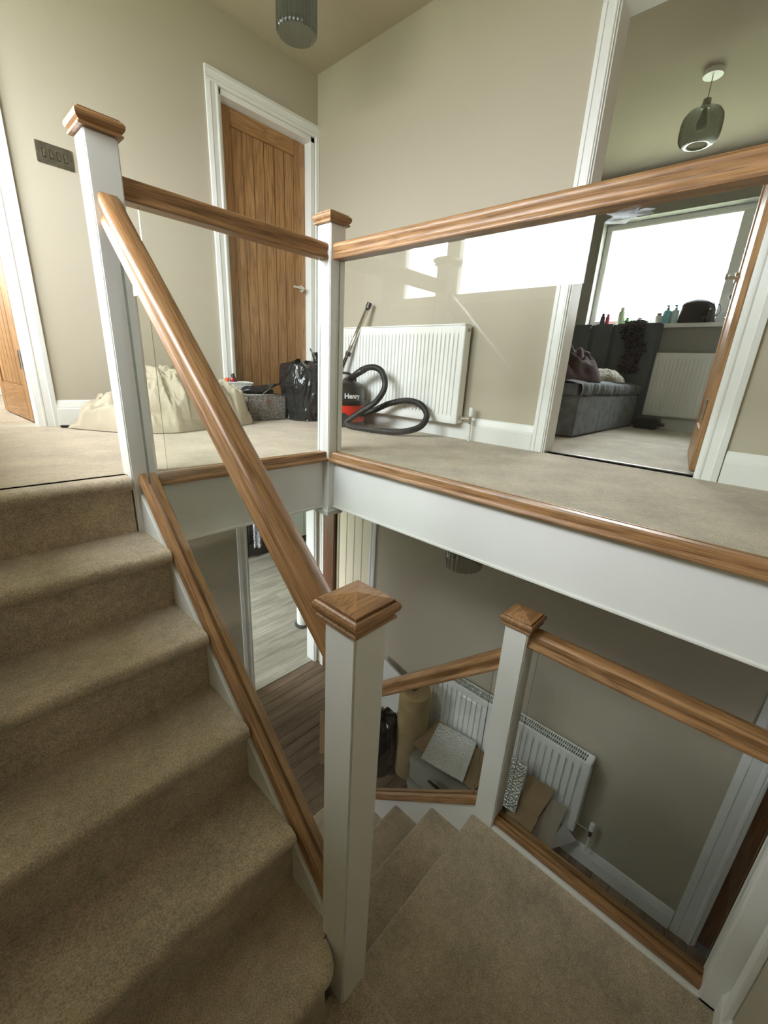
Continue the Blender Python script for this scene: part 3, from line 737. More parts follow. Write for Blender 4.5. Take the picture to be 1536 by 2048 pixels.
def crumple(p, amp, sc, seed=0):
    q = Vector(p)*sc+Vector((seed*7.1, seed*3.3, seed))
    return amp*(noise.noise(q)+.5*noise.noise(q*2.1)+.35*abs(noise.noise(q*4.3)))
def fold(p, sc, seed=0):
    q = Vector((p[0], p[1], seed)); w_ = noise.noise(q*sc*.6)*2.2
    return 1-abs(math.sin(q.x*sc*1.7+q.y*sc*1.1+w_*2))**.7

# dust sheet heap
def dust_sheet():
    t = thing('dust_sheet', 'crumpled beige dust sheet heaped on the landing carpet', 'dust sheet', (-.3, 1.08, 0))
    nu, nv = 200, 110
    x0, x1 = -.86, .22
    def ht(x, y):
        def bump(cx, cy, rx, ry, hh, p=2.2):
            d = (abs((x-cx)/rx)**p+abs((y-cy)/ry)**p); return hh*max(0, 1-d)**.55 if d < 1 else 0
        a = max(bump(-.25, 1.12, .31, .26, .325), bump(-.40, 1.15, .26, .22, .30), bump(-.02, 1.10, .17, .22, .205), bump(-.64, 1.22, .18, .16, .14), bump(-.68, 1.08, .16, .14, .085), bump(-.30, .93, .42, .12, .075), bump(.05, 1.04, .14, .12, .085))
        return a
    def fn(u, v):
        x = x0+(x1-x0)*u
        # front and back outline of the heap
        front = [(-.86, 1.26), (-.78, 1.12), (-.68, .985), (-.55, .885), (-.42, .845), (-.25, .90), (-.1, .955), (.05, .985), (.16, 1.03), (.22, 1.10)]
        for (a, fa), (b, fb) in zip(front[:-1], front[1:]):
            if a <= x <= b+1e-6: yf = fa+(fb-fa)*(x-a)/(b-a); break
        yb_ = 1.385-.10*max(0, min(1, (x-.02)/.05))-.06*max(0, (.1-u)/.1)
        yb_ = max(yb_, yf+.03)
        y = yf+(yb_-yf)*v
        e = min(1, min(v, 1-v)*9, min(u, 1-u)*14+.0)
        h0 = ht(x, y)
        q = Vector((x, y, 0)); wx = noise.noise(q*5)*.12; wy = noise.noise(q*5+Vector((9, 4, 2)))*.12
        def ridge(a, b, c): return (1-abs(noise.noise(Vector((a, b, c)))*2.0))
        rip = .050*max(0, ridge((x+wx)*5.5+(y+wy)*3, (y+wy)*2.2-(x+wx)*.8, 1))**2+.035*max(0, ridge((x+wy)*3+(y+wx)*9, (x-wx)*8-(y+wy)*3, 7))**2.5+.018*max(0, ridge((x+wx)*17, (y-wy)*15, 3))**2+crumple((x, y, 0), .02, 7, 3)-.02
        z = .004+(h0*.93+.018+rip*(.45+min(h0, .22)*3.2))*max(0, e)**.6
        return (x+crumple((x, y, 4), .012, 9, 5)*e, y+crumple((x, y, 9), .015, 9, 8)*e, max(.003, z))
    m = MB(); m.grid(nu, nv, fn)
    m.build('cloth', plain('beige_cotton_twill', lin(178, 168, 147), .9, var=.06, vscale=5, bump=.15, bscale=160), t, True)
    MB().sweep([(0, 0), (.03, 0), (.03, .012), (0, .012)], (-.89, 1.335, .001), (-.70, 1.29, .001), (0, -1, 0), Z).build('strap', BLACKP, t, bevel=.003)
dust_sheet()

# bin bag
def bin_bag(label, c, rx, ry, hh, seed, flaps):
    t = thing('bin_bag', label, 'bin bag', (c[0], c[1], c[2]))
    nu, nv = 150, 80
    def fn(u, v):
        a = 2*math.pi*u; ph = v
        prof = .86+.16*math.sin(min(1, ph/.5)*math.pi*.5)-.05*max(0, (ph-.5)/.3)
        if ph > .8: prof *= max(0, 1-((ph-.8)/.2)**2.2)**.5
        ca, sa = math.cos(a), math.sin(a)
        cs, ss = (abs(ca)**.75)*math.copysign(1, ca), (abs(sa)**.75)*math.copysign(1, sa)
        p = Vector((ca*1.3, sa*1.3, ph*2.4))
        w1 = noise.noise(p*1.7+Vector((seed, 3, 0)))*.6
        rd = lambda q: (1-abs(noise.noise(q))*2)
        k = 1+.14*noise.noise(p*1.1+Vector((seed, 0, 0)))+.075*rd(Vector((ca*2.6+w1, sa*2.6-w1, ph*5+w1*2+seed)))+.045*rd(Vector((ca*6+w1*3, sa*6, ph*2.5+seed*2)))+.02*rd(Vector((ca*11, sa*11+w1*5, ph*12)))
        r_ = prof*k*.93; z = hh*(min(1, ph/.8)*.93+.07*max(0, (ph-.8)/.2))+.035*noise.noise(p*2.2)*min(1, ph*2)
        return (c[0]+rx*r_*cs, c[1]+ry*r_*ss, c[2]+max(.002, z))
    m = MB(); m.grid(nu, nv, fn); L = len(m.v)
    m.add([m.v[(nv-1)*nu+i] for i in range(nu-1)], [tuple(range(nu-1))])
    m.add([m.v[i] for i in range(nu-1)], [tuple(range(nu-2, -1, -1))])
    m.build('bag', BINBAG, t, True, weld=True)
    for (fx, fy, fz, wx, h2, az, ln) in flaps:
        f = MB()
        def ff(u, v):
            s = (u-.5)*wx*(1-.45*v)*2; d = .02*math.sin(u*9+v*4)
            return (fx+s*math.cos(az)+ln*v*v*math.cos(az+1.3)+d*math.sin(az), fy+s*math.sin(az)+ln*v*v*math.sin(az+1.3)+d*math.cos(az), fz+h2*v+.012*noise.noise((u*4, v*4, fx)))
        f.grid(14, 10, ff)
        vs = f.v; n = len(vs); f.add([(x+.004, y+.004, z) for x, y, z in vs], [tuple(reversed(q)) for q in f.f])
        f.build('flap', BINBAG, t, True)
    return t
bin_bag('full black bin bag leaning beside the grey wicker basket', (.70, 1.13, 0), .165, .185, .43, 2.3,
        [(.60, 1.12, .40, .05, .06, .3, -.03), (.72, 1.05, .42, .06, .115, .9, .03), (.80, 1.10, .40, .05, .12, .2, .05)])

# wicker basket with tools
def basket():
    t = thing('wicker_basket', 'small grey wicker basket with a metal clasp, tools on top', 'basket', (.37, 1.27, 0))
    x0, x1, y0, y1, hh = .215, .525, 1.165, 1.375, .188
    wk = pattern('grey_wicker', (104, 100, 96), (148, 142, 134), 90, .7, 0, .3)
    MB().box(x0+.006, x1-.006, y0+.006, y1-.006, .0, .012).build('base', wk, t)
    # woven walls: uprights with wavy weavers
    m = MB(); n = 34
    for (ax, ay, bx, by) in ((x0, y0, x1, y0), (x0, y0, x0, y1), (x1, y0, x1, y1), (x0, y1, x1, y1)):
        L = math.hypot(bx-ax, by-ay); k = int(L/.0092)
        for i in range(k+1):
            px, py = ax+(bx-ax)*i/k, ay+(by-ay)*i/k
            m.tube([(px, py, .004), (px, py, hh-.006)], .0038, 6)
    m.build('upright', wk, t, True)
    m = MB()
    for j in range(17):
        zz = .008+j*.0107; q = []
        for (ax, ay, bx, by, nx, ny) in ((x0, y0, x1, y0, 0, -1), (x1, y0, x1, y1, 1, 0), (x1, y1, x0, y1, 0, 1), (x0, y1, x0, y0, -1, 0)):
            for i in range(18):
                s = .0035*math.sin(i*math.pi*.9+j*math.pi); q.append((ax+(bx-ax)*i/18+nx*s, ay+(by-ay)*i/18+ny*s, zz))
        q.append(q[0]); m.tube(q, .0036, 5, False)
    m.build('weave', wk, t, True)
    rp = [(x0, y0), (x1, y0), (x1, y1), (x0, y1), (x0, y0)]
    m = MB(); m.tube([(a, b, hh) for a, b in rp], .008, 8); m.build('rim', wk, t, True)
    m = MB(); m.box(.36, .385, y0-.012, y0-.004, .12, .16); m.tube([(.358+.015*math.cos(a_), y0-.014, .135+.015*math.sin(a_)) for a_ in [i*math.pi/8 for i in range(17)]], .0028, 6)
    m.build('clasp', STEEL, t, bevel=.002)
    # black tray of tools resting in it
    b = thing('tool_bag', 'black tool pouch lying in the grey wicker basket', 'tool bag', (.34, 1.27, .19))
    def fn(u, v):
        a = 2*math.pi*u; rr = math.sin(math.pi*v)**.5
        return (.35+.135*rr*math.cos(a)*(1+.1*noise.noise((u*5, v*3, 1))), 1.27+.085*rr*math.sin(a), .205-.022*math.cos(math.pi*v)*1.2+.02*noise.noise((math.cos(a)*2, math.sin(a)*2, v*3))+.01)
    m = MB(); m.grid(30, 14, fn); m.build('pouch', BLACKP, b, True, weld=True)
    s = thing('putty_knife', 'steel scraper with a black handle on the basket', 'tool', (.45, 1.25, .24))
    m = MB(); m.prism([(.40, 1.19, .225), (.395, 1.20, .268), (.445, 1.215, .270), (.452, 1.205, .228)], (.001, .002, .0)); m.build('blade', STEEL, s)
    MB().tube([(.44, 1.21, .245), (.53, 1.26, .262), (.60, 1.30, .268)], [.007, .008, .006], 8).build('handle', STEEL, s, True)
    s = thing('wood_chisel', 'thin steel chisel slanting over the front rim of the basket', 'tool', (.37, 1.17, .2))
    MB().tube([(.335, 1.16, .200), (.43, 1.19, .245)], [.004, .004], 6).build('blade', CHROME, s)
    MB().tube([(.43, 1.19, .245), (.47, 1.205, .262)], [.008, .009], 8).build('handle', BLACKP, s, True)
basket()
def tub():
    t = thing('plastic_tub', 'open white plastic tub with coloured bits, against the oak door', 'tub', (.18, 1.33, .17))
    m = MB()
    cx, cy = .20, 1.33
    prof = [(.062, .0), (.078, .075), (.084, .078), (.084, .088), (.076, .088), (.070, .074), (.058, .008)]
    vs = []
    for hh, z in prof:
        for sx, sy in ((-1, -1), (1, -1), (1, 1), (-1, 1)): vs.append((cx+sx*hh*1.45, cy+sy*hh*.78, .185+z))
    n = len(prof); fs = [(i*4+k, i*4+(k+1) % 4, (i+1)*4+(k+1) % 4, (i+1)*4+k) for i in range(n-1) for k in range(4)]+[(3, 2, 1, 0), tuple(range((n-1)*4, n*4))]
    m.add(vs, fs); m.build('tub', WHITE, t, bevel=.004)
    b = thing('cardboard_box', 'low box under the white plastic tub behind the dust sheet', 'box', (.19, 1.33, 0))
    MB().box(.08, .20, 1.305, 1.39, 0, .182).build('carton', plain('brown_card', lin(160, 128, 92), .85, var=.08), b, bevel=.003)
    for i, (dx, dy, dz, rr, col, lab) in enumerate(((-.07, -.03, .098, .017, lin(225, 90, 40), 'orange cap in the white tub'), (-.03, -.035, .097, .018, lin(150, 20, 50), 'dark red cap in the white tub'))):
        o = MB().lathe([(rr*.9, -rr), (rr, -rr*.6), (rr, rr*.6), (rr*.8, rr), (.001, rr*1.05)], (cx+dx, cy+dy, .185+dz), 14).build('bottle_cap', plain('cap_%d' % i, col, .35), None, 'auto')
        tag(o, lab, 'cap')
    s = thing('paint_brush', 'black handled brush sticking up from the white tub', 'brush', (cx, cy, .26))
    MB().tube([(cx+.0, cy-.03, .262), (cx-.03, cy-.035, .325)], [.011, .014], 8).build('handle', BLACKP, s, True)
    MB().tube([(cx+.0, cy-.03, .262), (cx+.03, cy-.02, .27)], [.008, .004], 8).build('bristles', STEEL, s, True)
tub()

# vacuum cleaner
def catmull(P, n=12):
    P = [Vector(p) for p in P]; out = []
    for i in range(len(P)-1):
        p0, p1, p2, p3 = P[max(i-1, 0)], P[i], P[i+1], P[min(i+2, len(P)-1)]
        for k in range(n):
            t_ = k/n; out.append(.5*((2*p1)+(p2-p0)*t_+(2*p0-5*p1+4*p2-p3)*t_*t_+(3*p1-p0-3*p2+p3)*t_**3))
    out.append(P[-1]); return out
def vacuum():
    cx, cy = .765, .755
    t = thing('vacuum_cleaner', 'red and black tub vacuum cleaner with a coiled black hose', 'vacuum cleaner', (cx, cy, 0))
    MB().lathe([(.13, .022), (.155, .025), (.160, .05), (.158, .13), (.160, .165), (.150, .17)], (cx, cy, 0), 40).build('drum', RED, t, 'auto')
    MB().lathe([(.165, .155), (.170, .162), (.170, .190), (.163, .196), (.158, .235), (.150, .275), (.138, .300), (.110, .315), (.06, .322), (.002, .323)], (cx, cy, 0), 40).build('lid', BLACKP, t, 'auto')
    MB().lathe([(.15, .004), (.165, .008), (.168, .03), (.160, .034)], (cx, cy, 0), 40).build('bumper', BLACKP, t, 'auto')
    for sx in (-1, 1):
        a = -.75+sx*1.57
        px, py = cx+.14*math.cos(a), cy+.14*math.sin(a)
        MB().cyl((px, py, .052), (px+.03*math.cos(a), py+.03*math.sin(a), .052), .052, 24).build('wheel', BLACKP, t, 'auto', bevel=.004)
    m = MB(); m.tube(catmull([(cx-.06, cy+.07, .30), (cx-.05, cy+.06, .36), (cx+.02, cy, .375), (cx+.06, cy-.05, .35), (cx+.065, cy-.055, .30)], 8), .009, 8); m.build('carry_handle', BLACKP, t, True)
    # lettering on the lid
    def letters(txt, size, z, nm, ang0):
        cu = bpy.data.curves.new(nm, 'FONT'); cu.body = txt; cu.size = size; cu.extrude = .0006; cu.align_x = 'CENTER'; cu.offset = .0012
        ob = bpy.data.objects.new(nm, cu); COL.objects.link(ob)
        dg = bpy.context.evaluated_depsgraph_get(); me = bpy.data.meshes.new_from_object(ob.evaluated_get(dg)); bpy.data.objects.remove(ob)
        for v in me.vertices:      # wrap on the lid
            rr = .1615-(v.co.y+z-.20)*.14+v.co.z+.0012; a = ang0+v.co.x/.16
            v.co = Vector((cx+rr*math.cos(a), cy+rr*math.sin(a), z+v.co.y))
        me.materials.append(plain('white_print', (.8, .8, .78, 1), .5)); o = bpy.data.objects.new(nm, me); COL.objects.link(o); o.parent = t; o.location = -Vector(t.location)
    letters('Henry', .048, .205, 'lettering', math.atan2(-1.69-cy, -1.42-cx)+.42)
    # hose
    P = [(cx+.02, cy+.01, .315), (.80, .70, .352), (.81, .60, .408), (.82, .50, .425), (.82, .418, .392), (.80, .372, .297), (.77, .425, .195), (.71, .525, .112), (.665, .590, .050), (.64, .56, .027), (.635, .44, .024), (.66, .27, .024), (.73, .14, .028), (.82, .055, .065), (.875, .045, .140), (.895, .12, .202), (.895, .242, .218), (.875, .386, .186), (.83, .518, .120), (.79, .60, .095), (.76, .66, .10)]
    path = catmull(P, 26)
    d = 0; rad = []
    for i, p in enumerate(path):
        if i: d += (p-path[i-1]).length
        rad.append(.0205+.0012*math.sin(d/.0042*math.pi))
    MB().tube(path, rad, 14).build('hose', BLACKR, t, True)
    MB().tube([(cx+.03, cy-.02, .318), (.805, .665, .372), (.815, .585, .412)], [.024, .023, .024], 14).build('hose_cuff', BLACKP, t, True)
    w_ = thing('vacuum_wand', 'chrome vacuum wand leaning against the radiator and wall', 'vacuum wand', (.80, .81, .1))
    a, b = Vector((.857, .922, .342)), Vector((.985, .733, .872))
    f = lambda k: tuple(a+(b-a)*k)
    MB().tube([f(0), f(.93)], .0165, 16).build('tube', CHROME, w_, True)
    MB().tube([f(.93), f(1.0)], .019, 16).build('end_collar', BLACKP, w_, 'auto')
    MB().tube([f(.30), f(.35)], .021, 16).build('joint_collar', BLACKP, w_, 'auto')
    MB().tube([f(-.10), f(0.02)], .021, 16).build('grip', BLACKP, w_, 'auto')
vacuum()

# pendants
def pendant(label, c, ztop, zshade0, zshade1, prof, glass, ribn, cordmat, rose=.05, bulb=True, n=96, rib=.03):
    t = thing('pendant_light', label, 'pendant light', (c[0], c[1], ztop))
    MB().lathe([(rose, -.03), (rose, -.004), (rose*.98, 0)], (c[0], c[1], ztop), 28).build('ceiling_rose', WHITE, t, 'auto')
    MB().cyl((c[0], c[1], ztop-.03), (c[0], c[1], zshade1), .003, 8).build('cord', cordmat, t)
    MB().lathe([(.024, 0), (.026, .01), (.022, .05), (.008, .055)], (c[0], c[1], zshade1-.01), 20).build('lamp_holder', STEEL, t, 'auto')
    MB().lathe([(r_, z) for r_, z in prof], (c[0], c[1], zshade0), ribn*6, rib=rib, ribn=ribn, close=False).build('shade', glass, t, True)
    if bulb: MB().lathe([(.013, 0), (.016, -.03), (.03, -.07), (.03, -.09), (.018, -.11), (.001, -.115)], (c[0], c[1], zshade1-.01), 16).build('bulb', plain('opal_bulb', (.85, .83, .78, 1), .3), t, True)
    return t
pendant('ribbed smoky blue glass pendant at the top, cut off by the frame', (.30, .655), ZC, 2.03, 2.30, [(.096, 0), (.100, .004), (.102, .03), (.102, .15), (.095, .20), (.065, .25), (.026, .268)], smoke_glass('smoky_blue_glass', (.50, .56, .61, 1)), 30, BLACKP)
pendant('grey ribbed glass pendant hanging in the bedroom', (2.40, -.822), 2.30, 1.908, 2.115, [(.056, .012), (.058, .002), (.070, 0), (.094, .011), (.110, .037), (.114, .065), (.114, .121), (.108, .153), (.088, .181), (.051, .20), (.028, .206)], smoke_glass('grey_ribbed_glass', (.50, .51, .48, 1), .15), 36, STEEL, rose=.055)
pendant('smoky ribbed glass pendant in the lower hall, just below the white beam', (.44, -.615), -.28, -.585, -.36, [(.095, 0), (.102, .01), (.106, .05), (.10, .14), (.06, .20), (.026, .225)], smoke_glass('smoky_brown_glass', (.55, .52, .50, 1)), 24, BLACKP)

# ================================================================== BEDROOM FURNITURE
VELVET = plain('grey_velvet', lin(98, 102, 104), .9, var=.3, vscale=14, sheen=.1, spec=.1, bump=.2, bscale=40)
VELVETD = plain('slate_velvet_headboard', lin(88, 94, 100), .9, var=.08, vscale=5, sheen=.1, spec=.1)
def bed():
    t = thing('bed', 'grey velvet bed with a tall channelled headboard in the bedroom', 'bed', (2.7, .1, 0))
    y0, y1 = -.575, .82
    MB().box(1.85, 3.50, y0, y1, .01, .31).build('base', VELVET, t, bevel=.012)
    def fn(u, v):
        x = 1.84+1.66*u; a = v
        if a < .18: yy = y0+.004-.010*math.sin(a/.18*math.pi); z = .315+.085*(a/.18)
        else: yy = y0+.004+(y1-y0)*((a-.18)/.82); z = .40+.018*min(1, (a-.18)/.06)
        w_ = .012*math.sin(x*38+4*noise.noise((x*6, 0, 0)))+.012*noise.noise((x*22, a*6, 2))
        if a < .3: yy -= w_*(1-a/.3)+.004
        return (x, yy, z+.010*noise.noise((x*9, yy*9, 1)))
    MB().grid(90, 30, fn).build('mattress', VELVET, t, True)
    MB().box(1.845, 3.50, y0+.02, y1, .312, .392).build('mattress_core', VELVET, t)
    k = 0; yy = -.635; ws = .208
    while yy < .75:
        MB().box(3.515, 3.60, yy+.001, yy+ws-.001, .03, .975).build('headboard_channel', VELVETD, t, bevel=.022, seg=4); yy += ws
    MB().box(3.56, 3.604, -.635, .82, .02, .97).build('headboard_back', VELVETD, t, bevel=.008)
bed()
def cloth_blob(name, label, cat, c, rx, ry, hh, mat, seed, foldsc=10, foldamp=.05, nu=64, nv=30):
    t = thing(name, label, cat, c)
    def fn(u, v):
        a = 2*math.pi*u; rr = math.sin(v*math.pi/2)
        x, y = math.cos(a)*rr, math.sin(a)*rr
        k = 1+.18*noise.noise((math.cos(a)*1.6+seed, math.sin(a)*1.6, 0))
        f = foldamp*(abs(math.sin(foldsc*(x*.8+y*.5)+3*noise.noise((x*2, y*2, seed))))-.4)+foldamp*.7*noise.noise((x*5, y*5, seed))
        z = hh*max(0, 1-rr**2.4)**.6+f*(1-rr**4)
        return (c[0]+rx*x*k, c[1]+ry*y*k, c[2]+max(0, z))
    MB().grid(nu, nv, fn).build('fabric', mat, t, True, weld=True); return t
BROWNV = plain('brown_velvet_throw', lin(62, 45, 47), .9, var=.35, vscale=9, spec=.06, sheen=.05)
cloth_blob('blanket', 'rumpled dark brown velvet blanket heaped on the bed', 'blanket', (2.25, -.24, .41), .50, .32, .185, BROWNV, 4, 8, .12, 120, 60)
cloth_blob('pillow', 'pale patterned pillow lying by the headboard', 'pillow', (3.05, -.33, .415), .30, .21, .11, pattern('floral_cotton', (176, 168, 150), (96, 90, 82), 26, .9, 3), 9, 3, .015)
def throw():
    t = thing('fluffy_throw', 'dark fluffy throw draped over the grey headboard', 'throw', (3.5, -.4, .55))
    m = MB(); rnd = random.Random(5)
    for i in range(1500):
        s = rnd.random(); wv = rnd.random()
        z = .985-.47*s; y = -.405-.09*s*.6+(wv-.5)*(.20-.05*s)+.03*math.sin(s*9)
        x = 3.50-.012*rnd.random()
        if s < .06: x = 3.50+.09*rnd.random(); z = .985+.01*rnd.random()
        d = Vector((-rnd.uniform(.2, 1), rnd.uniform(-.8, .8), rnd.uniform(-.9, .5))).normalized()*rnd.uniform(.02, .042)
        p = Vector((x, y, z)); q = d.cross(Vector((rnd.random(), rnd.random(), rnd.random()))).normalized()*.007
        m.add([p-q, p+q, p+d*.6+q*.9, p+d], [(0, 1, 2), (0, 2, 3)])
    m.build('pile', pattern('dark_fluff', (44, 42, 48), (98, 94, 104), 40, .95, 1, .1), t)['kind'] = 'stuff'
    def fn(u, v):
        return (3.512-.012*math.sin(math.pi*u)+0*v, -.405-.055*v+(u-.5)*(.19-.05*v), .985-.46*v)
    MB().grid(12, 20, fn).build('backing', pattern('dark_fluff', (44, 42, 48), (98, 94, 104), 40), t, True)
throw()
radiator('bedroom radiator beneath the window, right of the grey headboard', 3.572, XW, -1.45, -.63, .125, .705, 24, grille=False, valve=False)
o = thing('black_case', 'small black case on the bedroom carpet below the radiator', 'case', (3.45, -.72, 0))
MB().box(3.36, 3.56, -.82, -.62, 0, .10).build('case', BLACKP, o, bevel=.012)
MB().cyl((3.46, -.82, .05), (3.46, -.87, .05), .018, 10).build('plug', BLACKP, o)
tag(MB().tube(catmull([(3.46, -.87, .01), (3.42, -.93, .008), (3.50, -1.05, .008), (3.46, -1.22, .008)], 8), .005, 6).build('white_cable', WHITE, None, True), 'thin pale cable on the bedroom carpet', 'cable')

# things on the bedroom window sill
SZ = .975
def bottle(label, y, hh, r_, col, capc, x=3.66, shape=0, group='toiletries on the bedroom window sill'):
    t = thing('toiletry_bottle', label, 'bottle', (x, y, SZ), group)
    MB().lathe([(r_*.9, 0), (r_, .006), (r_, hh*.70), (r_*.92, hh*.75), (r_*.62, hh*.79), (r_*.6, hh*.8)], (x, y, SZ), 20).build('body', plain('bottle_'+label[:14].replace(' ', '_'), col, .3), t, 'auto')
    if shape == 0: MB().lathe([(r_*.66, hh*.79), (r_*.66, hh*.98), (r_*.58, hh)], (x, y, SZ), 16).build('cap', plain('cap_'+label[:14].replace(' ', '_'), capc, .35), t, 'auto')
    else:
        m = MB().lathe([(r_*.4, hh*.79), (r_*.4, hh*.9), (r_*.2, hh*.92), (r_*.2, hh*.98)], (x, y, SZ), 12); m.box(x-.03, x+.012, y-.012, y+.012, SZ+hh*.97, SZ+hh*1.05); m.build('trigger', plain('cap_'+label[:14].replace(' ', '_'), capc, .35), t)
    return t
bottle('dark grey bottle at the far left of the bedroom window sill', -.045, .115, .024, lin(70, 70, 82), lin(40, 40, 45))
bottle('crimson bottle second from the left on the bedroom window sill', -.095, .11, .022, lin(150, 40, 74), lin(120, 20, 50))
bottle('tall pale green bottle with an oval label on the sill', -.225, .165, .034, lin(196, 214, 178), lin(230, 235, 225))
bottle('short bright green bottle beside the pale green one', -.285, .07, .022, lin(90, 190, 90), lin(60, 150, 60))
bottle('small white jar in the middle of the bedroom window sill', -.40, .065, .034, lin(215, 215, 205), lin(180, 180, 170))
bottle('white tub with a brownish lid left of the blue spray bottle', -.56, .10, .032, lin(214, 214, 208), lin(120, 105, 95))
bottle('pale blue spray bottle with a dark trigger head on the sill', -.625, .155, .036, lin(130, 190, 205), lin(45, 55, 62), shape=1)
bottle('light blue and white bottle next to the black bag', -.69, .155, .032, lin(190, 216, 222), lin(70, 120, 140), shape=1)
def bag():
    t = thing('handbag', 'bulky black bag on the bedroom window sill', 'bag', (3.68, -.86, SZ))
    def fn(u, v):
        a = 2*math.pi*u; s = v
        rr = (1-.12*s-.85*max(0, (s-.72)/.28)**2); k = 1+.08*noise.noise((math.cos(a)*2, math.sin(a)*2, s*2))
        return (3.685+.075*rr*k*math.cos(a), -.865+.135*rr*k*math.sin(a)*(1.1-.1*s)+.02*s, SZ+.215*s**.9)
    m = MB(); m.grid(40, 20, fn); m.build('body', plain('black_canvas', (.016, .016, .018, 1), .7, var=.2, bump=.3), t, True, weld=True)
    MB().tube(catmull([(3.65, -.93, SZ+.18), (3.62, -.99, SZ+.13), (3.62, -1.01, SZ+.03)], 8), .006, 6).build('strap', BLACKP, t, True)
bag()
def dryer():
    t = thing('hair_dryer', 'glossy black hair dryer with looped cable at the sill end', 'hair dryer', (3.63, -.98, SZ))
    g = plain('gloss_black', (.01, .01, .012, 1), .12, coat=.5)
    MB().lathe([(.02, 0), (.034, .01), (.04, .06), (.036, .10), (.02, .115)], (3.625, -.975, SZ+.005), 20).build('barrel', g, t, 'auto')
    MB().tube([(3.615, -.95, SZ+.05), (3.61, -.915, SZ+.045), (3.605, -.93, SZ+.0)], [.012, .011, .012], 8).build('handle', g, t, True)
    loop = [(3.62+.005*math.sin(a), -1.005-.035*math.cos(a), SZ+.10+.05*math.sin(a)) for a in [i*math.pi/10 for i in range(24)]]
    MB().tube(loop, .0035, 6).build('cable', BLACKP, t, True)
dryer()
def sunglasses():
    t = thing('sunglasses', 'pale framed sunglasses hooked on the window handle', 'sunglasses', (3.70, -1.09, 1.17))
    for sy in (-1, 1):
        c = (3.735, -1.10+sy*.022, 1.165+sy*.03)
        MB().tube([(c[0], c[1]+.022*math.cos(a), c[2]+.026*math.sin(a)) for a in [i*math.pi/9 for i in range(19)]], .0035, 6).build('rim', WHITE, t, True)
        MB().lathe([(.021, 0), (.021, .001)], (0, 0, 0), 16)
        m = MB(); m.prism([(c[0], c[1]+.021*math.cos(a), c[2]+.024*math.sin(a)) for a in [i*math.pi/8 for i in range(16)]], (.001, 0, 0)); m.build('lens', smoke_glass('grey_lens', (.35, .36, .36, 1)), t)
    MB().tube([(3.735, -1.085, 1.20), (3.735, -1.075, 1.245), (3.745, -1.08, 1.29)], .0025, 6).build('temple', WHITE, t, True)
sunglasses()
def tree():
    t = thing('bare_tree', 'thin bare twigs outside the bedroom window', 'tree', (6.0, 1.1, -3.2))
    bk = plain('bark', lin(96, 84, 74), .9, var=.2)
    MB().tube([(6.1, 1.35, -3.2), (6.05, 1.25, -1), (6.0, 1.1, .6)], [.09, .07, .03], 8).build('trunk', bk, t, True)
    rnd = random.Random(11); m = MB()
    def grow(p, d, L, r_, dep):
        q = p+d*L; mid = p+d*L*.5+Vector((rnd.uniform(-.02, .02), rnd.uniform(-.03, .03), rnd.uniform(-.02, .02)))
        m.tube([p, mid, q], [r_, r_*.85, r_*.6], 5, False)
        if dep:
            for k in range(rnd.choice((2, 2, 3))):
                e = (d+Vector((rnd.uniform(-.4, .4), rnd.uniform(-.8, .5), rnd.uniform(-.35, .6)))).normalized()
                grow(p+d*L*rnd.uniform(.45, 1), e, L*rnd.uniform(.45, .7), r_*.6, dep-1)
    for p, d in (((6, 1.1, .6), (0, -.35, 1)), ((6, 1.1, .75), (.1, -.6, .9)), ((6, 1.12, .5), (0, -.9, .75)), ((6.02, 1.2, -.2), (.1, -.6, .8))):
        grow(Vector(p), Vector(d).normalized(), .62, .010, 3)
    m.build('branches', bk, t)
tree()

# ================================================================== LOWER HALL THINGS
radiator('double radiator in the dark lower hall behind the cardboard', .925, XB, -1.375, -.20, -2.36, -1.80, 26)
CARD = plain('corrugated_card', lin(150, 124, 92), .9, var=.06, vscale=6)
CARD2 = plain('pale_card', lin(178, 166, 148), .9, var=.05, vscale=6)
def foil_mat():
    t = NT('foil_insulation'); b = t.bsdf(); b.inputs['Metallic'].default_value = .8; b.inputs['Roughness'].default_value = .34; b.inputs['Base Color'].default_value = (.78, .78, .74, 1)
    tc = t.n('ShaderNodeTexCoord'); v = t.n('ShaderNodeTexVoronoi'); v.inputs['Scale'].default_value = 85; t.l(tc, 'Object', v, 'Vector')
    n2 = t.n('ShaderNodeTexNoise'); n2.inputs['Scale'].default_value = 25; t.l(tc, 'Object', n2, 'Vector')
    ad = t.n('ShaderNodeMath', operation='ADD'); t.l(v, 0, ad, 0); t.l(n2, 0, ad, 1)
    bp = t.n('ShaderNodeBump'); bp.inputs['Strength'].default_value = 1.0; bp.inputs['Distance'].default_value = .008; t.l(ad, 0, bp, 'Height'); t.l(bp, 0, b, 'Normal'); return t.m
FOIL = foil_mat()
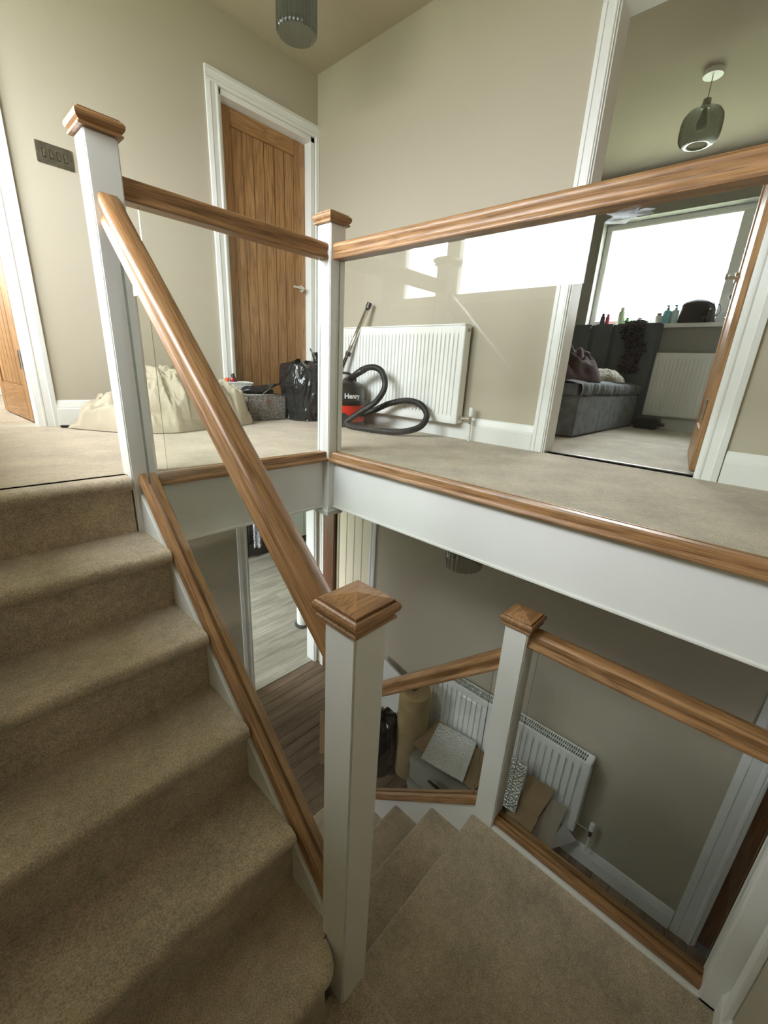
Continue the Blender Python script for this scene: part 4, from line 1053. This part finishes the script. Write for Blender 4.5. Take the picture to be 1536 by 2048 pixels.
def slab(name, label, cat, pts, th, mat, group=None):
    """thin board through 4 corners (quad), thickened along its normal"""
    P = [Vector(p) for p in pts]; n = (P[1]-P[0]).cross(P[3]-P[0]).normalized()*th
    t = thing(name, label, cat, tuple(sum(P, Vector())/4), group)
    m = MB(); k = 10
    def fn(u, v): 
        p = (P[0]*(1-u)+P[1]*u)*(1-v)+(P[3]*(1-u)+P[2]*u)*v
        return tuple(p+n.normalized()*.006*noise.noise(p*5))
    m.grid(k, k, fn); q = list(m.v); f0 = list(m.f); o_ = len(q)
    m.add([tuple(Vector(p)+n) for p in q], [tuple(reversed(f)) for f in f0])
    rim = [i for i in range(k)]+[j*k+k-1 for j in range(1, k)]+[(k-1)*k+i for i in range(k-2, -1, -1)]+[j*k for j in range(k-2, 0, -1)]
    for a, b in zip(rim, rim[1:]+rim[:1]): m.f.append((b, a, o_+a, o_+b)); m.mi.append(0)
    m.build('sheet', mat, t); return t
def lower_things():
    # upright roll of underlay
    t = thing('underlay_roll', 'tall tan roll of carpet underlay standing in the lower hall', 'roll', (.70, -.13, ZF))
    c = (.730, -.175); nn = 120; m = MB()
    tan = plain('tan_foam_underlay', lin(168, 146, 106), .95, var=.12, vscale=10, bump=.3, bscale=30)
    def fn(u, v):
        a = u*math.pi*2*4.2; r_ = .018+.098*u; return (c[0]+r_*math.cos(a), c[1]+r_*math.sin(a)*.92, ZF+.01+.80*v)
    m.grid(200, 6, fn)
    m.build('spiral', tan, t, True)
    MB().lathe([(.110, .005), (.121, .02), (.122, .40), (.120, .79), (.112, .797)], (c[0], c[1], ZF), 36).build('outer_wrap', tan, t, 'auto')
    MB().lathe([(.118, .796), (.10, .806), (.02, .800), (.001, .798)], (c[0], c[1], ZF), 36, close=False).build('top', tan, t, True)
    MB().prism([(c[0]-.034, c[1]-.002, ZF+.795), (c[0]+.034, c[1]-.012, ZF+.795), (c[0]+.034, c[1]+.000, ZF+.795), (c[0]-.034, c[1]+.01, ZF+.795)], (0, 0, .012)).build('core_slot', SHADOWGAP, t)
    # stacked archive boxes
    for i, (z0, dx, lab) in enumerate(((ZF, 0, 'grey archive box at the bottom of the stack in the lower hall'), (ZF+.215, .02, 'grey archive box with metal label holder, top of the stack'))):
        t = thing('archive_box', lab, 'box', (.70, -.53, z0), 'grey archive boxes')
        x0, x1, y0, y1 = .520+dx*.5, .865, -.80, -.325
        gr = plain('grey_box_board', lin(150, 148, 138), .8, var=.04)
        MB().box(x0, x1, y0, y1, z0, z0+.17).build('carton', gr, t, bevel=.006)
        MB().box(x0-.008, x1+.008, y0-.008, y1+.008, z0+.15, z0+.205).build('lid', gr, t, bevel=.008)
        lh = MB(); yc = (y0+y1)/2
        lh.box(x0-.014, x0, yc-.06, yc+.06, z0+.118, z0+.130).box(x0-.014, x0, yc-.06, yc-.048, z0+.055, z0+.118)
        lh.build('label_holder', plain('bronze_metal', (.10, .08, .06, 1), .4, metal=.8), t)
    slab('cardboard_sheet', 'brown cardboard sheet under the silver insulation board', 'cardboard', [(.598, -.815, -2.222), (.598, -.287, -2.222), (.915, -.290, -2.215), (.915, -.815, -2.215)], .006, CARD)
    slab('insulation_board', 'square silver foil insulation board lying on the boxes', 'insulation board', [(.579, -.736, -2.195), (.524, -.422, -2.195), (.865, -.335, -2.175), (.915, -.64, -2.175)], .012, FOIL)
    slab('insulation_offcut', 'narrow silver foil insulation strip right of the lower newel', 'insulation board', [(.74, -.953, -2.335), (.74, -1.059, -2.324), (.87, -1.044, -2.019), (.87, -.916, -2.032)], .012, FOIL)
    slab('cardboard_flap', 'brown cardboard flap leaning on the hall radiator, right of the silver strip', 'cardboard', [(.79, -1.055, -2.278), (.79, -1.187, -2.296), (.895, -1.225, -2.112), (.895, -1.048, -2.119)], .006, CARD)
    t = thing('carton', 'open cardboard carton on the hall floor, with a pale side panel', 'box', (.8, -1.1, ZF))
    def quad(n, pts, mat):
        m = MB(); P = [Vector(p) for p in pts]; nn = (P[1]-P[0]).cross(P[3]-P[0]).normalized()*.005; m.prism(P, nn); m.build(n, mat, t)
    quad('front_panel', [(.66, -.96, ZF+.003), (.70, -1.19, ZF+.003), (.735, -1.185, -2.35), (.705, -.99, -2.345)], CARD)
    quad('flap', [(.72, -1.007, -2.362), (.72, -1.184, -2.355), (.80, -1.191, -2.305), (.80, -1.064, -2.295)], CARD)
    quad('side_panel', [(.74, -1.20, ZF+.003), (.80, -1.275, ZF+.003), (.90, -1.311, -2.183), (.885, -1.225, -2.17), (.80, -1.168, -2.40)], CARD2)
    quad('back_panel', [(.90, -1.30, ZF+.003), (.90, -.98, ZF+.003), (.90, -.98, -2.32), (.90, -1.30, -2.30)], CARD)
    slab('white_leaflet', 'bent white sheet on the floorboards by the skirting', 'paper', [(.86, -1.285, -2.436), (.88, -1.285, -2.582), (.985, -1.40, -2.482), (.905, -1.318, -2.314)], .003, WHITE)
    bin_bag('crumpled dark plastic sack beside the underlay roll', (.58, .02, ZF), .12, .12, .52, 6.1, [(.58, .0, ZF+.48, .05, .08, .5, .02)])
    # lettering fragments on the sack
    slab('polystyrene_sheet', 'white sheet standing behind the dark sack', 'sheet', [(.80, .10, ZF+.02), (.88, .40, ZF+.02), (.97, .40, ZF+.66), (.93, .08, ZF+.60)], .02, WHITE)
lower_things()
def floor_carton():
    t = thing('flat_carton', 'flat cardboard carton on the hall floorboards, mostly hidden by the near newel', 'box', (.5, .45, ZF))
    q = [(.235, .36), (.45, .18), (.74, .54), (.53, .72)]
    MB().prism([(x, y, ZF+.003) for x, y in q], (0, 0, .10)).build('carton', CARD, t, bevel=.004)
    MB().prism([(.24, .362, ZF+.104), (.27, .335, ZF+.104), (.56, .695, ZF+.104), (.53, .718, ZF+.104)], (-.01, -.008, .02)).build('flap', CARD, t)
floor_carton()
# kitchen units far through the lower doorway
def kitchen():
    SAGE = plain('sage_cabinet_paint', lin(176, 186, 172), .5, var=.02)
    for i, (x0, x1, lab) in enumerate(((1.2, 1.79, 'sage kitchen cabinet left of the oven'), (2.40, 2.92, 'sage kitchen cabinet right of the oven'), (2.93, 3.45, 'sage kitchen cabinet at the right end'))):
        t = thing('kitchen_cabinet', lab, 'cabinet', ((x0+x1)/2, 4.4, ZF), 'sage kitchen cabinets')
        MB().box(x0, x1, 4.18, 4.75, ZF+.15, ZF+.88).build('body', SAGE, t)
        d = MB().box(x0+.004, x1-.004, 4.16, 4.18, ZF+.155, ZF+.875).build('door', SAGE, t, bevel=.003)
        MB().tube([(x0+.05, 4.16, ZF+.60), (x0+.05, 4.13, ZF+.60), (x0+.05, 4.13, ZF+.42), (x0+.05, 4.16, ZF+.42)], .006, 8).build('handle', BLACKP, d, True)
        MB().box(x0, x1, 4.21, 4.75, ZF+.005, ZF+.15).build('plinth', plain('charcoal_plinth', (.02, .02, .02, 1), .5), t)
    t = thing('oven', 'black range oven with a tea towel over its rail', 'oven', (2.1, 4.4, ZF))
    MB().box(1.80, 2.39, 4.18, 4.75, ZF+.06, ZF+.88).build('body', BLACKP, t, bevel=.004)
    MB().box(1.81, 2.38, 4.155, 4.18, ZF+.30, ZF+.80).build('door', plain('gloss_black', (.01, .01, .012, 1), .12), t, bevel=.004)
    MB().tube([(1.84, 4.155, ZF+.76), (1.84, 4.11, ZF+.76), (2.35, 4.11, ZF+.76), (2.35, 4.155, ZF+.76)], .008, 8).build('rail', STEEL, t, True)
    MB().box(1.81, 2.38, 4.15, 4.18, ZF+.06, ZF+.27).build('drawer', BLACKP, t, bevel=.004)
    t = thing('tea_towel', 'blue and white patterned tea towel hanging from the oven rail', 'tea towel', (1.94, 4.1, ZF+.5))
    def fn(u, v): return (1.865+.145*u, 4.098-.012*math.sin(u*11)-.006*v, ZF+.775-.56*v+.02*math.sin(u*7))
    MB().grid(24, 16, fn).build('cloth', pattern('blue_white_print', (225, 225, 228), (80, 92, 122), 22, .9, 3, .1), t, True)
    t = tag(MB().box(1.15, 3.5, 4.12, 4.78, ZF+.88, ZF+.92).build('worktop', plain('pale_worktop', lin(190, 186, 176), .4), None, bevel=.003), 'pale worktop over the kitchen cabinets', 'worktop')
    t = thing('pedal_bin', 'white bin with a dark base just inside the kitchen', 'bin', (1.34, 2.07, ZF))
    MB().lathe([(.075, .02), (.075, .34), (.07, .36)], (1.34, 2.07, ZF), 28).build('body', WHITE, t, 'auto')
    MB().lathe([(.10, 0), (.10, .02), (.08, .035)], (1.34, 2.07, ZF), 28).build('base', plain('dark_grey_base', (.05, .05, .05, 1), .5), t, 'auto')
kitchen()
